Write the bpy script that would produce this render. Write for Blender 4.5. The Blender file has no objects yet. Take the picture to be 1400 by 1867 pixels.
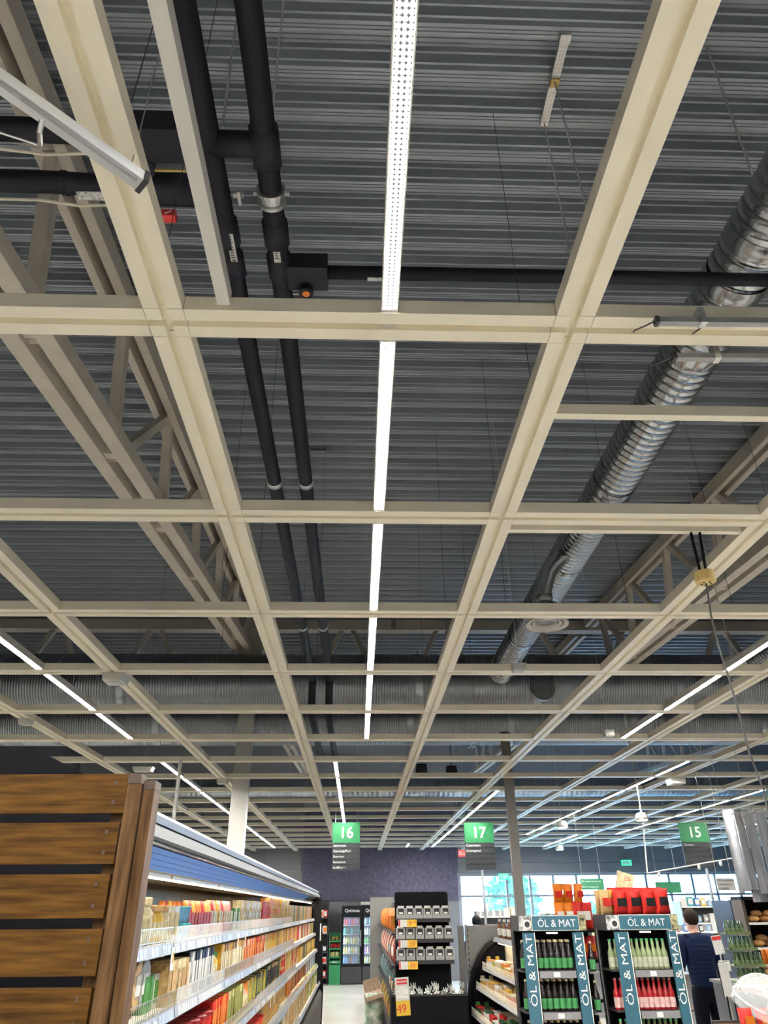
import bpy, math, random
from mathutils import Vector, Matrix
random.seed(7)
R = math.radians
D = bpy.data
sc = bpy.context.scene
COL = sc.collection

# ------------------------------------------------------------------ camera
CAM_H = 1.775
FPX = 1293.0
_p, _y, _r = R(29.33475), R(2.1418), R(-0.54375)
_fw = Vector((math.sin(_y)*math.cos(_p), math.cos(_y)*math.cos(_p), math.sin(_p)))
_rt0 = Vector((math.cos(_y), -math.sin(_y), 0))
_up0 = _rt0.cross(_fw)
_rt = _rt0*math.cos(_r) + _up0*math.sin(_r)
_up = _up0*math.cos(_r) - _rt0*math.sin(_r)
cam_d = D.cameras.new('camera'); cam = D.objects.new('camera', cam_d); COL.objects.link(cam)
cam_d.sensor_fit = 'HORIZONTAL'; cam_d.sensor_width = 36.0
cam_d.lens = FPX/1400*36.0; cam_d.clip_start = 0.02; cam_d.clip_end = 300
M = Matrix((( _rt.x, _up.x, -_fw.x, 0), (_rt.y, _up.y, -_fw.y, 0), (_rt.z, _up.z, -_fw.z, CAM_H), (0, 0, 0, 1)))
cam.matrix_world = M
sc.camera = cam
def at(px, py, Y=None, Z=None, X=None):
    """world point seen at a photo pixel, on a plane of known depth, height or side"""
    d = _fw + _rt*((px-700)/FPX) + _up*((933.5-py)/FPX)
    t = Y/d.y if Y is not None else ((Z-CAM_H)/d.z if Z is not None else X/d.x)
    return Vector((0, 0, CAM_H)) + d*t

# ------------------------------------------------------------------ world, daylight, exposure
w = D.worlds.new('world'); sc.world = w; w.use_nodes = True
wn = w.node_tree.nodes; wb = wn['Background']
wb.inputs[0].default_value = (0.22, 0.56, 1.0, 1); wb.inputs[1].default_value = 30.0
pl = D.lights.new('window_portal', 'AREA'); pl.shape = 'RECTANGLE'; pl.size = 9.4; pl.size_y = 2.0
pl.cycles.is_portal = True
po = D.objects.new('window_portal', pl); COL.objects.link(po)
po.location = (7.8, 24.42, 1.75); po.rotation_euler = (R(-90), 0, 0)
vs = sc.view_settings
vs.view_transform = 'Standard'; vs.look = 'None'; vs.gamma = 1.0; vs.exposure = 1.05; vs.use_curve_mapping = False
cy = sc.cycles
cy.max_bounces = 8; cy.diffuse_bounces = 5; cy.glossy_bounces = 3; cy.transmission_bounces = 4; cy.transparent_max_bounces = 8
cy.caustics_reflective = False; cy.caustics_refractive = False
cy.sample_clamp_indirect = 8.0
cy.use_denoising = True
LED = 215.0

# ------------------------------------------------------------------ materials
MATS = {}
def mat(name, col, rough=0.5, metal=0.0, emit=0.0, noise=0.0, nscale=20.0, stretch=(1,1,1), bump=0.0, spec=0.5, alpha=1.0, trans=0.0, col2=None):
    if name in MATS: return MATS[name]
    m = D.materials.new(name); m.use_nodes = True
    nt = m.node_tree; b = nt.nodes['Principled BSDF']
    c = (col[0], col[1], col[2], 1)
    b.inputs['Base Color'].default_value = c
    b.inputs['Roughness'].default_value = rough; b.inputs['Metallic'].default_value = metal
    b.inputs['Specular IOR Level'].default_value = spec
    if emit > 0:
        b.inputs['Emission Color'].default_value = c; b.inputs['Emission Strength'].default_value = emit
    if noise > 0 or bump > 0:
        tc = nt.nodes.new('ShaderNodeTexCoord'); mp = nt.nodes.new('ShaderNodeMapping')
        mp.inputs['Scale'].default_value = stretch
        nz = nt.nodes.new('ShaderNodeTexNoise'); nz.inputs['Scale'].default_value = nscale; nz.inputs['Detail'].default_value = 4
        nt.links.new(tc.outputs['Object'], mp.inputs[0]); nt.links.new(mp.outputs[0], nz.inputs['Vector'])
        if noise > 0:
            mx = nt.nodes.new('ShaderNodeMix'); mx.data_type = 'RGBA'
            k = 1-noise
            mx.inputs[6].default_value = (col[0]*k, col[1]*k, col[2]*k, 1)
            c2 = col2 or tuple(min(1, v*(1+noise*0.6)) for v in col)
            mx.inputs[7].default_value = (c2[0], c2[1], c2[2], 1)
            rp = nt.nodes.new('ShaderNodeMapRange'); rp.inputs[1].default_value = 0.3; rp.inputs[2].default_value = 0.7
            nt.links.new(nz.outputs['Fac'], rp.inputs[0]); nt.links.new(rp.outputs[0], mx.inputs[0])
            nt.links.new(mx.outputs[2], b.inputs['Base Color'])
        if bump > 0:
            bp = nt.nodes.new('ShaderNodeBump'); bp.inputs['Strength'].default_value = bump; bp.inputs['Distance'].default_value = 0.01
            nt.links.new(nz.outputs['Fac'], bp.inputs['Height']); nt.links.new(bp.outputs[0], b.inputs['Normal'])
    if trans > 0:
        tr = nt.nodes.new('ShaderNodeBsdfTransparent'); ms = nt.nodes.new('ShaderNodeMixShader')
        tr.inputs[0].default_value = (1, 1, 1, 1)
        ms.inputs[0].default_value = trans
        out = nt.nodes['Material Output']
        nt.links.new(b.outputs[0], ms.inputs[1]); nt.links.new(tr.outputs[0], ms.inputs[2]); nt.links.new(ms.outputs[0], out.inputs[0])
    MATS[name] = m
    return m

mat('cream', (0.90, 0.84, 0.69), 0.42, noise=0.05, nscale=4)
mat('truss', (0.58, 0.53, 0.46), 0.55, noise=0.08, nscale=6)
mat('white_paint', (0.55, 0.54, 0.51), 0.4, noise=0.03)
mat('galv', (0.46, 0.48, 0.50), 0.20, 1.0, noise=0.05, nscale=9)
mat('galv_dark', (0.24, 0.26, 0.28), 0.28, 1.0, noise=0.08, nscale=14)
mat('deck', (0.27, 0.295, 0.33), 0.36, 0.4, noise=0.10, nscale=2.0, stretch=(0.3, 5, 5))
mat('insul', (0.007, 0.007, 0.012), 0.6, noise=0.15, nscale=8, spec=0.2)
mat('insul2', (0.010, 0.010, 0.016), 0.55, spec=0.2)
mat('black', (0.005, 0.005, 0.007), 0.6, noise=0.1, spec=0.08)
mat('black_gloss', (0.006, 0.006, 0.009), 0.2, spec=0.25)
mat('dark_grey', (0.032, 0.032, 0.035), 0.5, noise=0.1, spec=0.15)
mat('mid_grey', (0.18, 0.18, 0.19), 0.45, noise=0.08)
mat('grey_panel', (0.17, 0.165, 0.155), 0.4, 0.2, noise=0.08)
mat('steel', (0.62, 0.62, 0.62), 0.3, 0.9, noise=0.08)
mat('chrome', (0.8, 0.8, 0.8), 0.12, 1.0, noise=0.05)
mat('wall', (0.11, 0.115, 0.125), 0.6, noise=0.04, nscale=2)
mat('wall_seam', (0.25, 0.26, 0.28), 0.6, noise=0.04)
mat('purple', (0.048, 0.044, 0.082), 0.75, noise=0.30, nscale=10, bump=0.15, col2=(0.070, 0.066, 0.115))
mat('floor', (0.62, 0.60, 0.56), 0.14, noise=0.10, nscale=1.2, spec=0.6)
mat('wood', (0.062, 0.025, 0.0035), 0.55, noise=0.5, nscale=7, stretch=(1.2, 8, 14), bump=0.06, spec=0.12, col2=(0.100, 0.046, 0.008))
mat('wood_post', (0.085, 0.042, 0.016), 0.55, noise=0.45, nscale=7, stretch=(14, 8, 1.2), bump=0.06, spec=0.12, col2=(0.115, 0.062, 0.026))
mat('wood_end', (0.05, 0.03, 0.02), 0.7, noise=0.3)
mat('rubber', (0.03, 0.03, 0.03), 0.6, noise=0.1)
mat('red', (0.55, 0.03, 0.03), 0.4, noise=0.1)
mat('orange', (0.75, 0.22, 0.02), 0.4, noise=0.1)
mat('paper', (0.52, 0.52, 0.50), 0.6, noise=0.04)
mat('paper_print', (0.72, 0.72, 0.70), 0.6, noise=0.6, nscale=90, stretch=(1, 1, 2))
mat('print_dark', (0.05, 0.05, 0.05), 0.6)
mat('green_sign', (0.013, 0.135, 0.048), 0.5, noise=0.04, spec=0.25)
mat('sign_dark', (0.018, 0.020, 0.023), 0.5, noise=0.05, spec=0.2)
mat('green_dark', (0.02, 0.16, 0.075), 0.5, noise=0.05)
mat('white_text', (0.6, 0.6, 0.6), 0.6)
mat('teal', (0.016, 0.085, 0.125), 0.5, noise=0.05)
mat('glass', (0.75, 0.85, 0.95), 0.03, trans=0.88)
mat('door_glass', (0.5, 0.6, 0.7), 0.04, trans=0.85)
mat('acrylic', (0.85, 0.88, 0.9), 0.05, trans=0.72)
mat('blue_blind', (0.05, 0.22, 0.72), 0.5, noise=0.05)
mat('case_cream', (0.50, 0.45, 0.34), 0.5, noise=0.05)
mat('case_dark', (0.05, 0.05, 0.045), 0.5, noise=0.1)
mat('case_steel', (0.11, 0.115, 0.12), 0.7, 0.0, noise=0.06, spec=0.2)
mat('brass', (0.42, 0.30, 0.10), 0.45, noise=0.1)
mat('led_cool', (0.55, 0.80, 1.0), 0.5, emit=25.0)
mat('led_case', (1.0, 0.90, 0.70), 0.5, emit=10.0)
mat('lamp_small', (1.0, 0.97, 0.9), 0.5, emit=9.0)
mat('exit_lit', (0.05, 0.55, 0.30), 0.5, emit=0.5)
mat('skin', (0.55, 0.32, 0.24), 0.5, noise=0.08)
mat('hair', (0.018, 0.012, 0.008), 0.75, noise=0.3, nscale=60, spec=0.1)
mat('jacket', (0.006, 0.012, 0.040), 0.7, noise=0.15, nscale=30, spec=0.1)
mat('trousers', (0.004, 0.005, 0.009), 0.8, noise=0.2, spec=0.05)
mat('asphalt', (0.12, 0.13, 0.13), 0.9, noise=0.2)
mat('leaf', (0.10, 0.30, 0.10), 0.7, noise=0.4, nscale=3)
mat('bark', (0.12, 0.08, 0.05), 0.8, noise=0.3)
mat('bottle_dark', (0.012, 0.010, 0.010), 0.12)
mat('bottle_green', (0.02, 0.09, 0.03), 0.12)
mat('bottle_clear', (0.20, 0.24, 0.12), 0.10)
mat('bottle_red', (0.26, 0.010, 0.014), 0.12)
mat('gold_foil', (0.6, 0.5, 0.3), 0.3, 0.6, noise=0.1)
mat('silver_box', (0.28, 0.28, 0.27), 0.4, 0.2, noise=0.12, nscale=30)

def led_material():
    m = D.materials.new('led_panel'); m.use_nodes = True
    nt = m.node_tree; nt.nodes.clear()
    out = nt.nodes.new('ShaderNodeOutputMaterial'); em = nt.nodes.new('ShaderNodeEmission')
    tc = nt.nodes.new('ShaderNodeTexCoord')
    mp = nt.nodes.new('ShaderNodeVectorMath'); mp.operation = 'MULTIPLY'; mp.inputs[1].default_value = (1/0.0135, 1/0.0135, 0)
    ad = nt.nodes.new('ShaderNodeVectorMath'); ad.operation = 'ADD'; ad.inputs[1].default_value = (100.5, 100.0, 0)
    fr = nt.nodes.new('ShaderNodeVectorMath'); fr.operation = 'FRACTION'
    sb = nt.nodes.new('ShaderNodeVectorMath'); sb.operation = 'SUBTRACT'; sb.inputs[1].default_value = (0.5, 0.5, 0)
    ln = nt.nodes.new('ShaderNodeVectorMath'); ln.operation = 'LENGTH'
    mr = nt.nodes.new('ShaderNodeMapRange'); mr.inputs[1].default_value = 0.38; mr.inputs[2].default_value = 0.43
    mr.inputs[3].default_value = LED*1.7; mr.inputs[4].default_value = 0.12
    em.inputs[0].default_value = (1.0, 0.97, 0.90, 1)
    L = nt.links.new
    L(tc.outputs['Object'], mp.inputs[0]); L(mp.outputs[0], ad.inputs[0]); L(ad.outputs[0], fr.inputs[0]); L(fr.outputs[0], sb.inputs[0])
    L(sb.outputs[0], ln.inputs[0]); L(ln.outputs['Value'], mr.inputs[0]); L(mr.outputs[0], em.inputs[1]); L(em.outputs[0], out.inputs[0])
    MATS['led_panel'] = m
led_material()

# ------------------------------------------------------------------ mesh helpers
class MB:
    def __init__(s): s.v = []; s.f = []; s.mi = []; s.cur = 0
    def m(s, i): s.cur = i; return s
    def add(s, vs, fs):
        b = len(s.v); s.v += [tuple(p) for p in vs]; s.f += [tuple(b+i for i in f) for f in fs]; s.mi += [s.cur]*len(fs)
        return s
    def box(s, x0, x1, y0, y1, z0, z1):
        v = [(x0,y0,z0),(x1,y0,z0),(x1,y1,z0),(x0,y1,z0),(x0,y0,z1),(x1,y0,z1),(x1,y1,z1),(x0,y1,z1)]
        return s.add(v, [(0,3,2,1),(4,5,6,7),(0,1,5,4),(1,2,6,5),(2,3,7,6),(3,0,4,7)])
    def bar(s, a, b, wx, wz, up=(0,0,1)):
        """rectangular bar from a to b; wx across, wz along the up side"""
        a = Vector(a); b = Vector(b); d = (b-a).normalized(); u = Vector(up)
        sx = d.cross(u)
        if sx.length < 1e-4: sx = d.cross(Vector((0,1,0)))
        sx.normalize(); sz = sx.cross(d).normalized()
        v = []
        for q in (a, b):
            for i, j in ((-1,-1),(1,-1),(1,1),(-1,1)): v.append(q + sx*(i*wx/2) + sz*(j*wz/2))
        return s.add(v, [(0,1,2,3),(7,6,5,4),(0,4,5,1),(1,5,6,2),(2,6,7,3),(3,7,4,0)])
    def tube(s, pts, r, n=8, caps=True):
        pts = [Vector(p) for p in pts]; rs = r if isinstance(r, (list, tuple)) else [r]*len(pts)
        b = len(s.v); ref = None
        for i, p in enumerate(pts):
            d = (pts[min(i+1, len(pts)-1)] - pts[max(i-1, 0)]).normalized()
            if ref is None:
                ref = Vector((0,0,1)) if abs(d.z) < 0.9 else Vector((1,0,0))
            sx = d.cross(ref).normalized(); sy = sx.cross(d).normalized(); ref = sy
            for k in range(n):
                a = 2*math.pi*k/n
                s.v.append(tuple(p + (sx*math.cos(a) + sy*math.sin(a))*rs[i]))
        for i in range(len(pts)-1):
            for k in range(n):
                k2 = (k+1) % n
                s.f.append((b+i*n+k, b+i*n+k2, b+(i+1)*n+k2, b+(i+1)*n+k)); s.mi.append(s.cur)
        if caps:
            s.f.append(tuple(b+k for k in reversed(range(n)))); s.mi.append(s.cur)
            e = b+(len(pts)-1)*n
            s.f.append(tuple(e+k for k in range(n))); s.mi.append(s.cur)
        return s
    def lathe(s, prof, n=12, c=(0,0,0), caps=True):
        """prof: (radius, z) list, axis z"""
        b = len(s.v)
        for r, z in prof:
            for k in range(n):
                a = 2*math.pi*k/n
                s.v.append((c[0]+r*math.cos(a), c[1]+r*math.sin(a), c[2]+z))
        for i in range(len(prof)-1):
            for k in range(n):
                k2 = (k+1) % n
                s.f.append((b+i*n+k, b+i*n+k2, b+(i+1)*n+k2, b+(i+1)*n+k)); s.mi.append(s.cur)
        if caps:
            s.f.append(tuple(b+k for k in reversed(range(n)))); s.mi.append(s.cur)
            e = b+(len(prof)-1)*n
            s.f.append(tuple(e+k for k in range(n))); s.mi.append(s.cur)
        return s
    def prism(s, poly, lo, hi, axis='x'):
        """closed polygon of 2-D points extruded along an axis (x: pts=(y,z); y: pts=(x,z); z: pts=(x,y))"""
        n = len(poly)
        def P(p, t): return (t,p[0],p[1]) if axis == 'x' else ((p[0],t,p[1]) if axis == 'y' else (p[0],p[1],t))
        v = [P(p, lo) for p in poly] + [P(p, hi) for p in poly]
        f = [tuple(range(n))[::-1], tuple(range(n, 2*n))] + [(i, (i+1)%n, n+(i+1)%n, n+i) for i in range(n)]
        return s.add(v, f)
    def mesh(s, name, mats, smooth=False):
        me = D.meshes.new(name); me.from_pydata(s.v, [], s.f)
        ml = mats if isinstance(mats, (list, tuple)) else [mats]
        for x in ml: me.materials.append(MATS[x] if isinstance(x, str) else x)
        if len(ml) > 1: me.polygons.foreach_set('material_index', s.mi)
        if smooth: me.polygons.foreach_set('use_smooth', [True]*len(me.polygons))
        me.validate(); me.update()
        import bmesh
        bm = bmesh.new(); bm.from_mesh(me); bmesh.ops.recalc_face_normals(bm, faces=bm.faces); bm.to_mesh(me); bm.free()
        return me

def link(name, data, parent=None, loc=None, rot=None, local=False):
    o = D.objects.new(name, data); COL.objects.link(o)
    if loc is not None: o.location = loc
    if rot is not None: o.rotation_euler = rot
    if parent is not None:
        o.parent = parent
        if not local: o.matrix_parent_inverse = Matrix.Translation(-Vector(parent.location))
    return o
def tag(o, label=None, cat=None, group=None, kind=None):
    if label: o['label'] = label
    if cat: o['category'] = cat
    if group: o['group'] = group
    if kind: o['kind'] = kind
    return o
def thing(name, label, cat, loc=(0,0,0), group=None, rotz=0.0):
    o = D.objects.new(name, None); COL.objects.link(o); o.location = loc; o.rotation_euler = (0, 0, rotz)
    o.empty_display_size = 0.05
    return tag(o, label, cat, group)
def part(name, mb, mats, parent, smooth=False, label=None, local=False, kind=None):
    me = mb.mesh(name, mats, smooth) if isinstance(mb, MB) else mb
    o = link(name, me, parent, local=local)
    return tag(o, label, kind=kind)
def solo(name, mb, mats, label, cat, group=None, smooth=False):
    o = link(name, mb.mesh(name, mats, smooth)); return tag(o, label, cat, group)
def struct(name, mb, mats, parent=None, smooth=False):
    o = link(name, mb.mesh(name, mats, smooth), parent)
    if parent is None: o['kind'] = 'structure'
    return o
def text(name, body, size, loc, parent, m='white_text', rot=(R(90), 0, 0), align='CENTER', extrude=0.001, sx=1.0, local=False, bold=.004):
    c = D.curves.new(name, 'FONT'); c.body = body; c.size = size; c.align_x = align; c.align_y = 'CENTER'; c.extrude = extrude; c.offset = size*bold if bold > .01 else 0.0
    c.resolution_u = 3
    c.materials.append(MATS[m])
    tmp = D.objects.new(name, c); me = D.meshes.new_from_object(tmp); me.name = name
    D.objects.remove(tmp); D.curves.remove(c)
    o = D.objects.new(name, me); COL.objects.link(o); o.location = loc; o.rotation_euler = rot; o.scale = (sx, 1, 1)
    if parent is not None:
        o.parent = parent
        if not local: o.matrix_parent_inverse = Matrix.Translation(-Vector(parent.location))
    return o

# ================================================================== THE SETTING
GZ = 3.385                       # underside of the suspended grid
X0, GW = -0.611, 1.275           # grid lines across
Y0, GD = 1.668, 1.248            # grid rows along
SL = 0.053                       # roof pitch
def deck_z(y): return CAM_H + 3.5 + SL*y
XL, XR, YN, YF = -9.0, 13.0, -5.0, 24.3

struct('floor', MB().box(XL, XR, YN, YF+0.3, -0.1, 0.0), 'floor')
# corrugated roof deck
def build_deck():
    P = 0.2146; ya = 1.722; h = .107
    prof = [(0,1),(.046,.765),(.092,.75),(.158,.26),(.204,.245),(.25,0),(.315,0),(.325,.05),(.345,.05),(.355,0),(.395,0),(.405,.05),(.425,.05),(.435,0),(.5,0),
            (.546,.245),(.592,.26),(.658,.75),(.704,.765),(.75,1),(.80,1),(.81,.95),(.83,.95),(.84,1),(.91,1),(.92,.95),(.94,.95),(.95,1)]
    k0 = int((YN-ya)/P)-1; k1 = int((YF+0.3-ya)/P)+2
    pts = []
    for k in range(k0, k1):
        for u, z in prof:
            y = ya-.185*P + (k+u)*P
            pts.append((y, deck_z(y)+(z-.245)*h))
    b = MB(); n = len(pts); vs = []
    xs = [XL-0.2, -3, 0.3, 4, XR+0.2]
    for x in xs: vs += [(x, y, z) for y, z in pts]
    fs = []
    for j in range(len(xs)-1):
        for i in range(n-1): fs.append((j*n+i, j*n+i+1, (j+1)*n+i+1, (j+1)*n+i))
    b.add(vs, fs)
    me = b.mesh('ceiling', 'deck')
    o = link('ceiling', me); o['kind'] = 'structure'
    roof = MB().add([(XL-.3, YN-.3, deck_z(YN)+.15), (XR+.3, YN-.3, deck_z(YN)+.15), (XR+.3, YF+.5, deck_z(YF)+.17), (XL-.3, YF+.5, deck_z(YF)+.17),
                     (XL-.3, YN-.3, deck_z(YN)+.3), (XR+.3, YN-.3, deck_z(YN)+.3), (XR+.3, YF+.5, deck_z(YF)+.32), (XL-.3, YF+.5, deck_z(YF)+.32)],
                    [(0,3,2,1),(4,5,6,7),(0,1,5,4),(1,2,6,5),(2,3,7,6),(3,0,4,7)])
    struct('roof_slab', roof, 'wall', o)
build_deck()
WX0, WX1, WZ0, WZ1 = 3.12, 12.5, 0.75, 2.72
wb_ = MB().box(XL, WX0, YF, YF+.3, 0, 6.8).box(WX1, XR, YF, YF+.3, 0, 6.8).box(WX0, WX1, YF, YF+.3, 0, WZ0).box(WX0, WX1, YF, YF+.3, WZ1, 6.8)
wall_back = struct('wall_back', wb_, 'wall_seam')
pan = MB()
for x in range(7):      # grey cladding panels left of the purple one
    for z0_, z1_ in ((0, 1.45), (1.46, 2.83), (2.84, 4.2), (4.21, 5.6)):
        xa = -1.70-(x+1)*1.04
        part('wall_panel', MB().box(xa+.006, xa+1.03, YF-.02, YF+.005, z0_+.005, z1_), 'wall', wall_back)
for i, xa in enumerate([3.06+1.9*k for k in range(6)]):
    for z0_, z1_ in ((2.74, 3.03), (3.04, 4.2), (4.21, 5.6)):
        part('wall_panel', MB().box(xa+.006, min(XR, xa+1.89), YF-.02, YF+.005, z0_+.005, z1_), 'wall', wall_back)
part('wall_panel', MB().box(-1.68, 3.05, YF-.02, YF+.005, 0.0, 2.03), 'wall', wall_back)
pp = struct('trim_1', MB().box(-1.69, 0.99, YF-.09, YF-.021, 2.05, 4.6), 'purple')
struct('purple_panel', MB().box(0.995, 3.04, YF-.09, YF-.021, 2.05, 4.6), 'purple', pp)
struct('wall_left', MB().box(XL-.3, XL, YN, YF+.3, 0, 6.8), 'wall')
struct('wall_right', MB().box(XR, XR+.3, YN, YF+.3, 0, 6.8), 'wall')
struct('wall_rear', MB().box(XL-.3, XR+.3, YN-.3, YN, 0, 6.0), 'wall')
# glazing in the back wall: each bay a window with frame and panes
nb = 13; bw = (WX1-WX0)/nb
for i in range(nb):
    xa = WX0+i*bw; xb = xa+bw
    fr = MB().box(xa, xa+.035, YF+.05, YF+.15, WZ0, WZ1).box(xb-.035, xb, YF+.05, YF+.15, WZ0, WZ1)
    fr.box(xa+.035, xb-.035, YF+.05, YF+.15, WZ0, WZ0+.05).box(xa+.035, xb-.035, YF+.05, YF+.15, WZ1-.05, WZ1).box(xa+.035, xb-.035, YF+.05, YF+.15, 2.10, 2.16)
    wo = struct('window_%d' % (i+1), fr, 'mid_grey')
    struct('pane', MB().box(xa+.03, xb-.03, YF+.095, YF+.105, WZ0+.04, 2.11), 'glass', wo)
    struct('pane', MB().box(xa+.03, xb-.03, YF+.095, YF+.105, 2.15, WZ1-.04), 'glass', wo)
# outdoors
tag(link('ground', MB().box(-20, 60, YF+.5, 90, -.2, -.1).mesh('ground', 'asphalt')), kind='structure')
def tree(x, y, h, r, label):
    t = thing('tree', label, 'tree', (x, y, -.1), 'trees beyond the glazing')
    part('trunk', MB().tube([(x, y, -.1), (x+.05, y, h*.35), (x, y, h*.7)], [.16, .13, .06], 8), 'bark', t)
    b = MB(); rnd = random.Random(int(x*10))
    for k in range(900):
        a = rnd.uniform(0, 6.28); el = math.asin(rnd.uniform(-.8, 1)); q = r*rnd.uniform(.55, 1)
        c = Vector((x+q*math.cos(a)*math.cos(el), y+q*math.sin(a)*math.cos(el), h*.62+q*math.sin(el)*1.1))
        u = Vector((rnd.uniform(-1,1), rnd.uniform(-1,1), rnd.uniform(-1,1))).normalized()*.16
        v = u.cross(Vector((rnd.uniform(-1,1), rnd.uniform(-1,1), rnd.uniform(-1,1)))).normalized()*.12
        b.add([c-u, c+v, c+u, c-v], [(0,1,2,3)])
    part('crown', b, 'leaf', t, kind='stuff')
tree(6.0, 31, 3.3, 1.05, 'round leafy tree outside, filling the window just left of the slim grey pole')
tree(9.6, 33, 2.3, 0.5, 'small bushy tree outside, behind the hanging green sign')

# ================================================================== SUSPENDED GRID
grid = thing('ceiling_grid', 'cream painted suspended steel ceiling grid of double rails in square cells', 'ceiling grid', (X0, Y0, GZ))
def rails(b, L, ax):
    """two flanges and a recessed web, centred on the line, running 0..L along an axis"""
    for a0, a1, z0_, z1_ in ((-.060, -.013, 0, .055), (.013, .060, 0, .055), (-.013, .013, .026, .05)):
        if ax == 'y': b.box(a0, a1, 0, L, z0_, z1_)
        else: b.box(0, L, a0, a1, z0_, z1_)
    return b
me_run = rails(MB(), GD-.124, 'y').mesh('runner', 'cream')
me_cross = rails(MB(), GW-.124, 'x').mesh('crossbar', 'cream')
jb = MB()
for sx in (-1, 1):
    for sy in (-1, 1):
        a, c = sorted((sx*.012, sx*.060)); e, f = sorted((sy*.012, sy*.060)); jb.box(a, c, e, f, 0, .055)
jb.box(-.013, .013, -.06, .06, .028, .05).box(-.06, -.013, -.012, .012, .028, .05).box(.013, .06, -.012, .012, .028, .05)
me_joint = jb.mesh('joint', 'cream')
I0, I1, J0, J1 = -4, 8, 0, 18
for i in range(I0, I1):
    for j in range(J0-1, J1):
        x, y = X0+i*GW, Y0+j*GD
        link('runner', me_run, grid, (x, y+.062, GZ))
        if j >= J0:
            link('joint', me_joint, grid, (x, y, GZ))
            link('crossbar', me_cross, grid, (x+.062, y, GZ))
ob = MB()
for i in list(range(-7, I0)) + list(range(I1, 11)):
    x = X0+i*GW
    ob.box(x-.06, x-.013, 4, 24.1, GZ, GZ+.055).box(x+.013, x+.06, 4, 24.1, GZ, GZ+.055)
    for j in range(2, J1): ob.box(x+.06, x+GW-.06, Y0+j*GD-.06, Y0+j*GD+.06, GZ, GZ+.055)
part('outer_bars', ob, 'cream', grid, kind='stuff')
def sbar(x0, x1, y, wdt=.034):
    part('secondary_bar', MB().box(x0, x1, y-wdt/2, y+wdt/2, GZ+.004, GZ+.05), 'cream', grid)
sbar(X0+GW+.062, X0+2*GW-.062, 2.125); sbar(X0+2*GW+.062, X0+3*GW-.062, 2.125)
sbar(X0+GW+.062, X0+2*GW-.062, 3.05)
part('side_rail', MB().box(-.447, -.408, -.6, Y0-.062, GZ+.02, GZ+.075), 'white_paint', grid)

# ================================================================== ROOF TRUSSES
def truss_along(xc, ys, y_end, label, zb, y_bot, group='steel roof trusses'):
    t = thing('roof_truss', label, 'roof truss', (xc, ys[0], zb(ys[0])), group)
    zt = lambda y: deck_z(y)-.10
    ya = ys[0]-1.3
    def chord(name, x0, x1, f, hgt, c):
        b = MB(); a = ya
        b.add([(x0,a,f(a)-hgt/2),(x1,a,f(a)-hgt/2),(x1,c,f(c)-hgt/2),(x0,c,f(c)-hgt/2),(x0,a,f(a)+hgt/2),(x1,a,f(a)+hgt/2),(x1,c,f(c)+hgt/2),(x0,c,f(c)+hgt/2)],
              [(0,3,2,1),(4,5,6,7),(0,1,5,4),(1,2,6,5),(2,3,7,6),(3,0,4,7)])
        part(name, b, 'truss', t)
    chord('top_chord', xc-.085, xc-.03, zt, .14, y_end); chord('top_chord', xc+.035, xc+.10, zt, .14, y_end)
    chord('bottom_chord', xc-.132, xc-.036, zb, .10, y_bot); chord('bottom_chord', xc+.036, xc+.132, zb, .10, y_bot)
    for k, y in enumerate(ys):
        yb = y+.26
        if yb > y_bot-.1: yb = y_bot-.05
        part('post', MB().bar((xc, yb, zb(yb)-.02), (xc, y, zt(y)), .072, .072, (0,1,0)), 'truss', t)
        if k+1 < len(ys):
            y2 = ys[k+1]
            part('diagonal', MB().bar((xc, yb+.06, zb(yb+.06)), (xc, y2-.06, zt(y2)-.02), .066, .066), 'truss', t)
        part('stay_plate', MB().box(xc-.036, xc+.036, yb-.03, yb+.03, zb(yb)-.03, zb(yb)+.01), 'truss', t)
    return t
YS = [2.4+1.27*k for k in range(7)]
truss_along(-1.64, [1.13]+YS, 10.58, 'beige steel roof truss sloping over the left grid runner to the column', lambda y: 4.012+.1025*y, 9.7)
truss_along(3.64, YS, 10.58, 'beige steel roof truss on the right, beyond the spiral duct', lambda y: 4.32+.042*y, 9.9)
YS2 = [12.4+1.27*k for k in range(9)]
truss_along(-1.64, YS2, 23.9, 'far steel truss running on behind the white column to the purple wall', lambda y: deck_z(y)-1.0, 23.8)
truss_along(3.64, YS2, 23.9, 'far steel truss running on to the glazed back wall', lambda y: deck_z(y)-1.0, 23.8)
truss_along(9.0, YS2, 23.9, 'far right steel truss above the bread corner', lambda y: deck_z(y)-1.0, 23.8)
# transverse truss
TY = 10.75; tzt = deck_z(TY)-.115
tt = thing('cross_truss', 'beige steel truss spanning left to right above the two big ducts', 'roof truss', (0, TY, 4.4), 'steel roof trusses')
part('top_chord', MB().box(-8.9, 12.9, TY-.09, TY+.09, 5.64, 5.80), 'truss', tt)
part('bottom_chord', MB().box(-8.9, 12.9, TY-.07, TY+.07, 4.45, 4.57), 'truss', tt)
for k in range(-5, 9):
    xa = -.2+1.5*k
    for sgn in (-1, 1):
        part('diagonal', MB().bar((xa+sgn*.07, TY, 5.68), (xa+sgn*.62, TY, 4.55), .07, .08, (0,1,0)), 'truss', tt)
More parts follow.
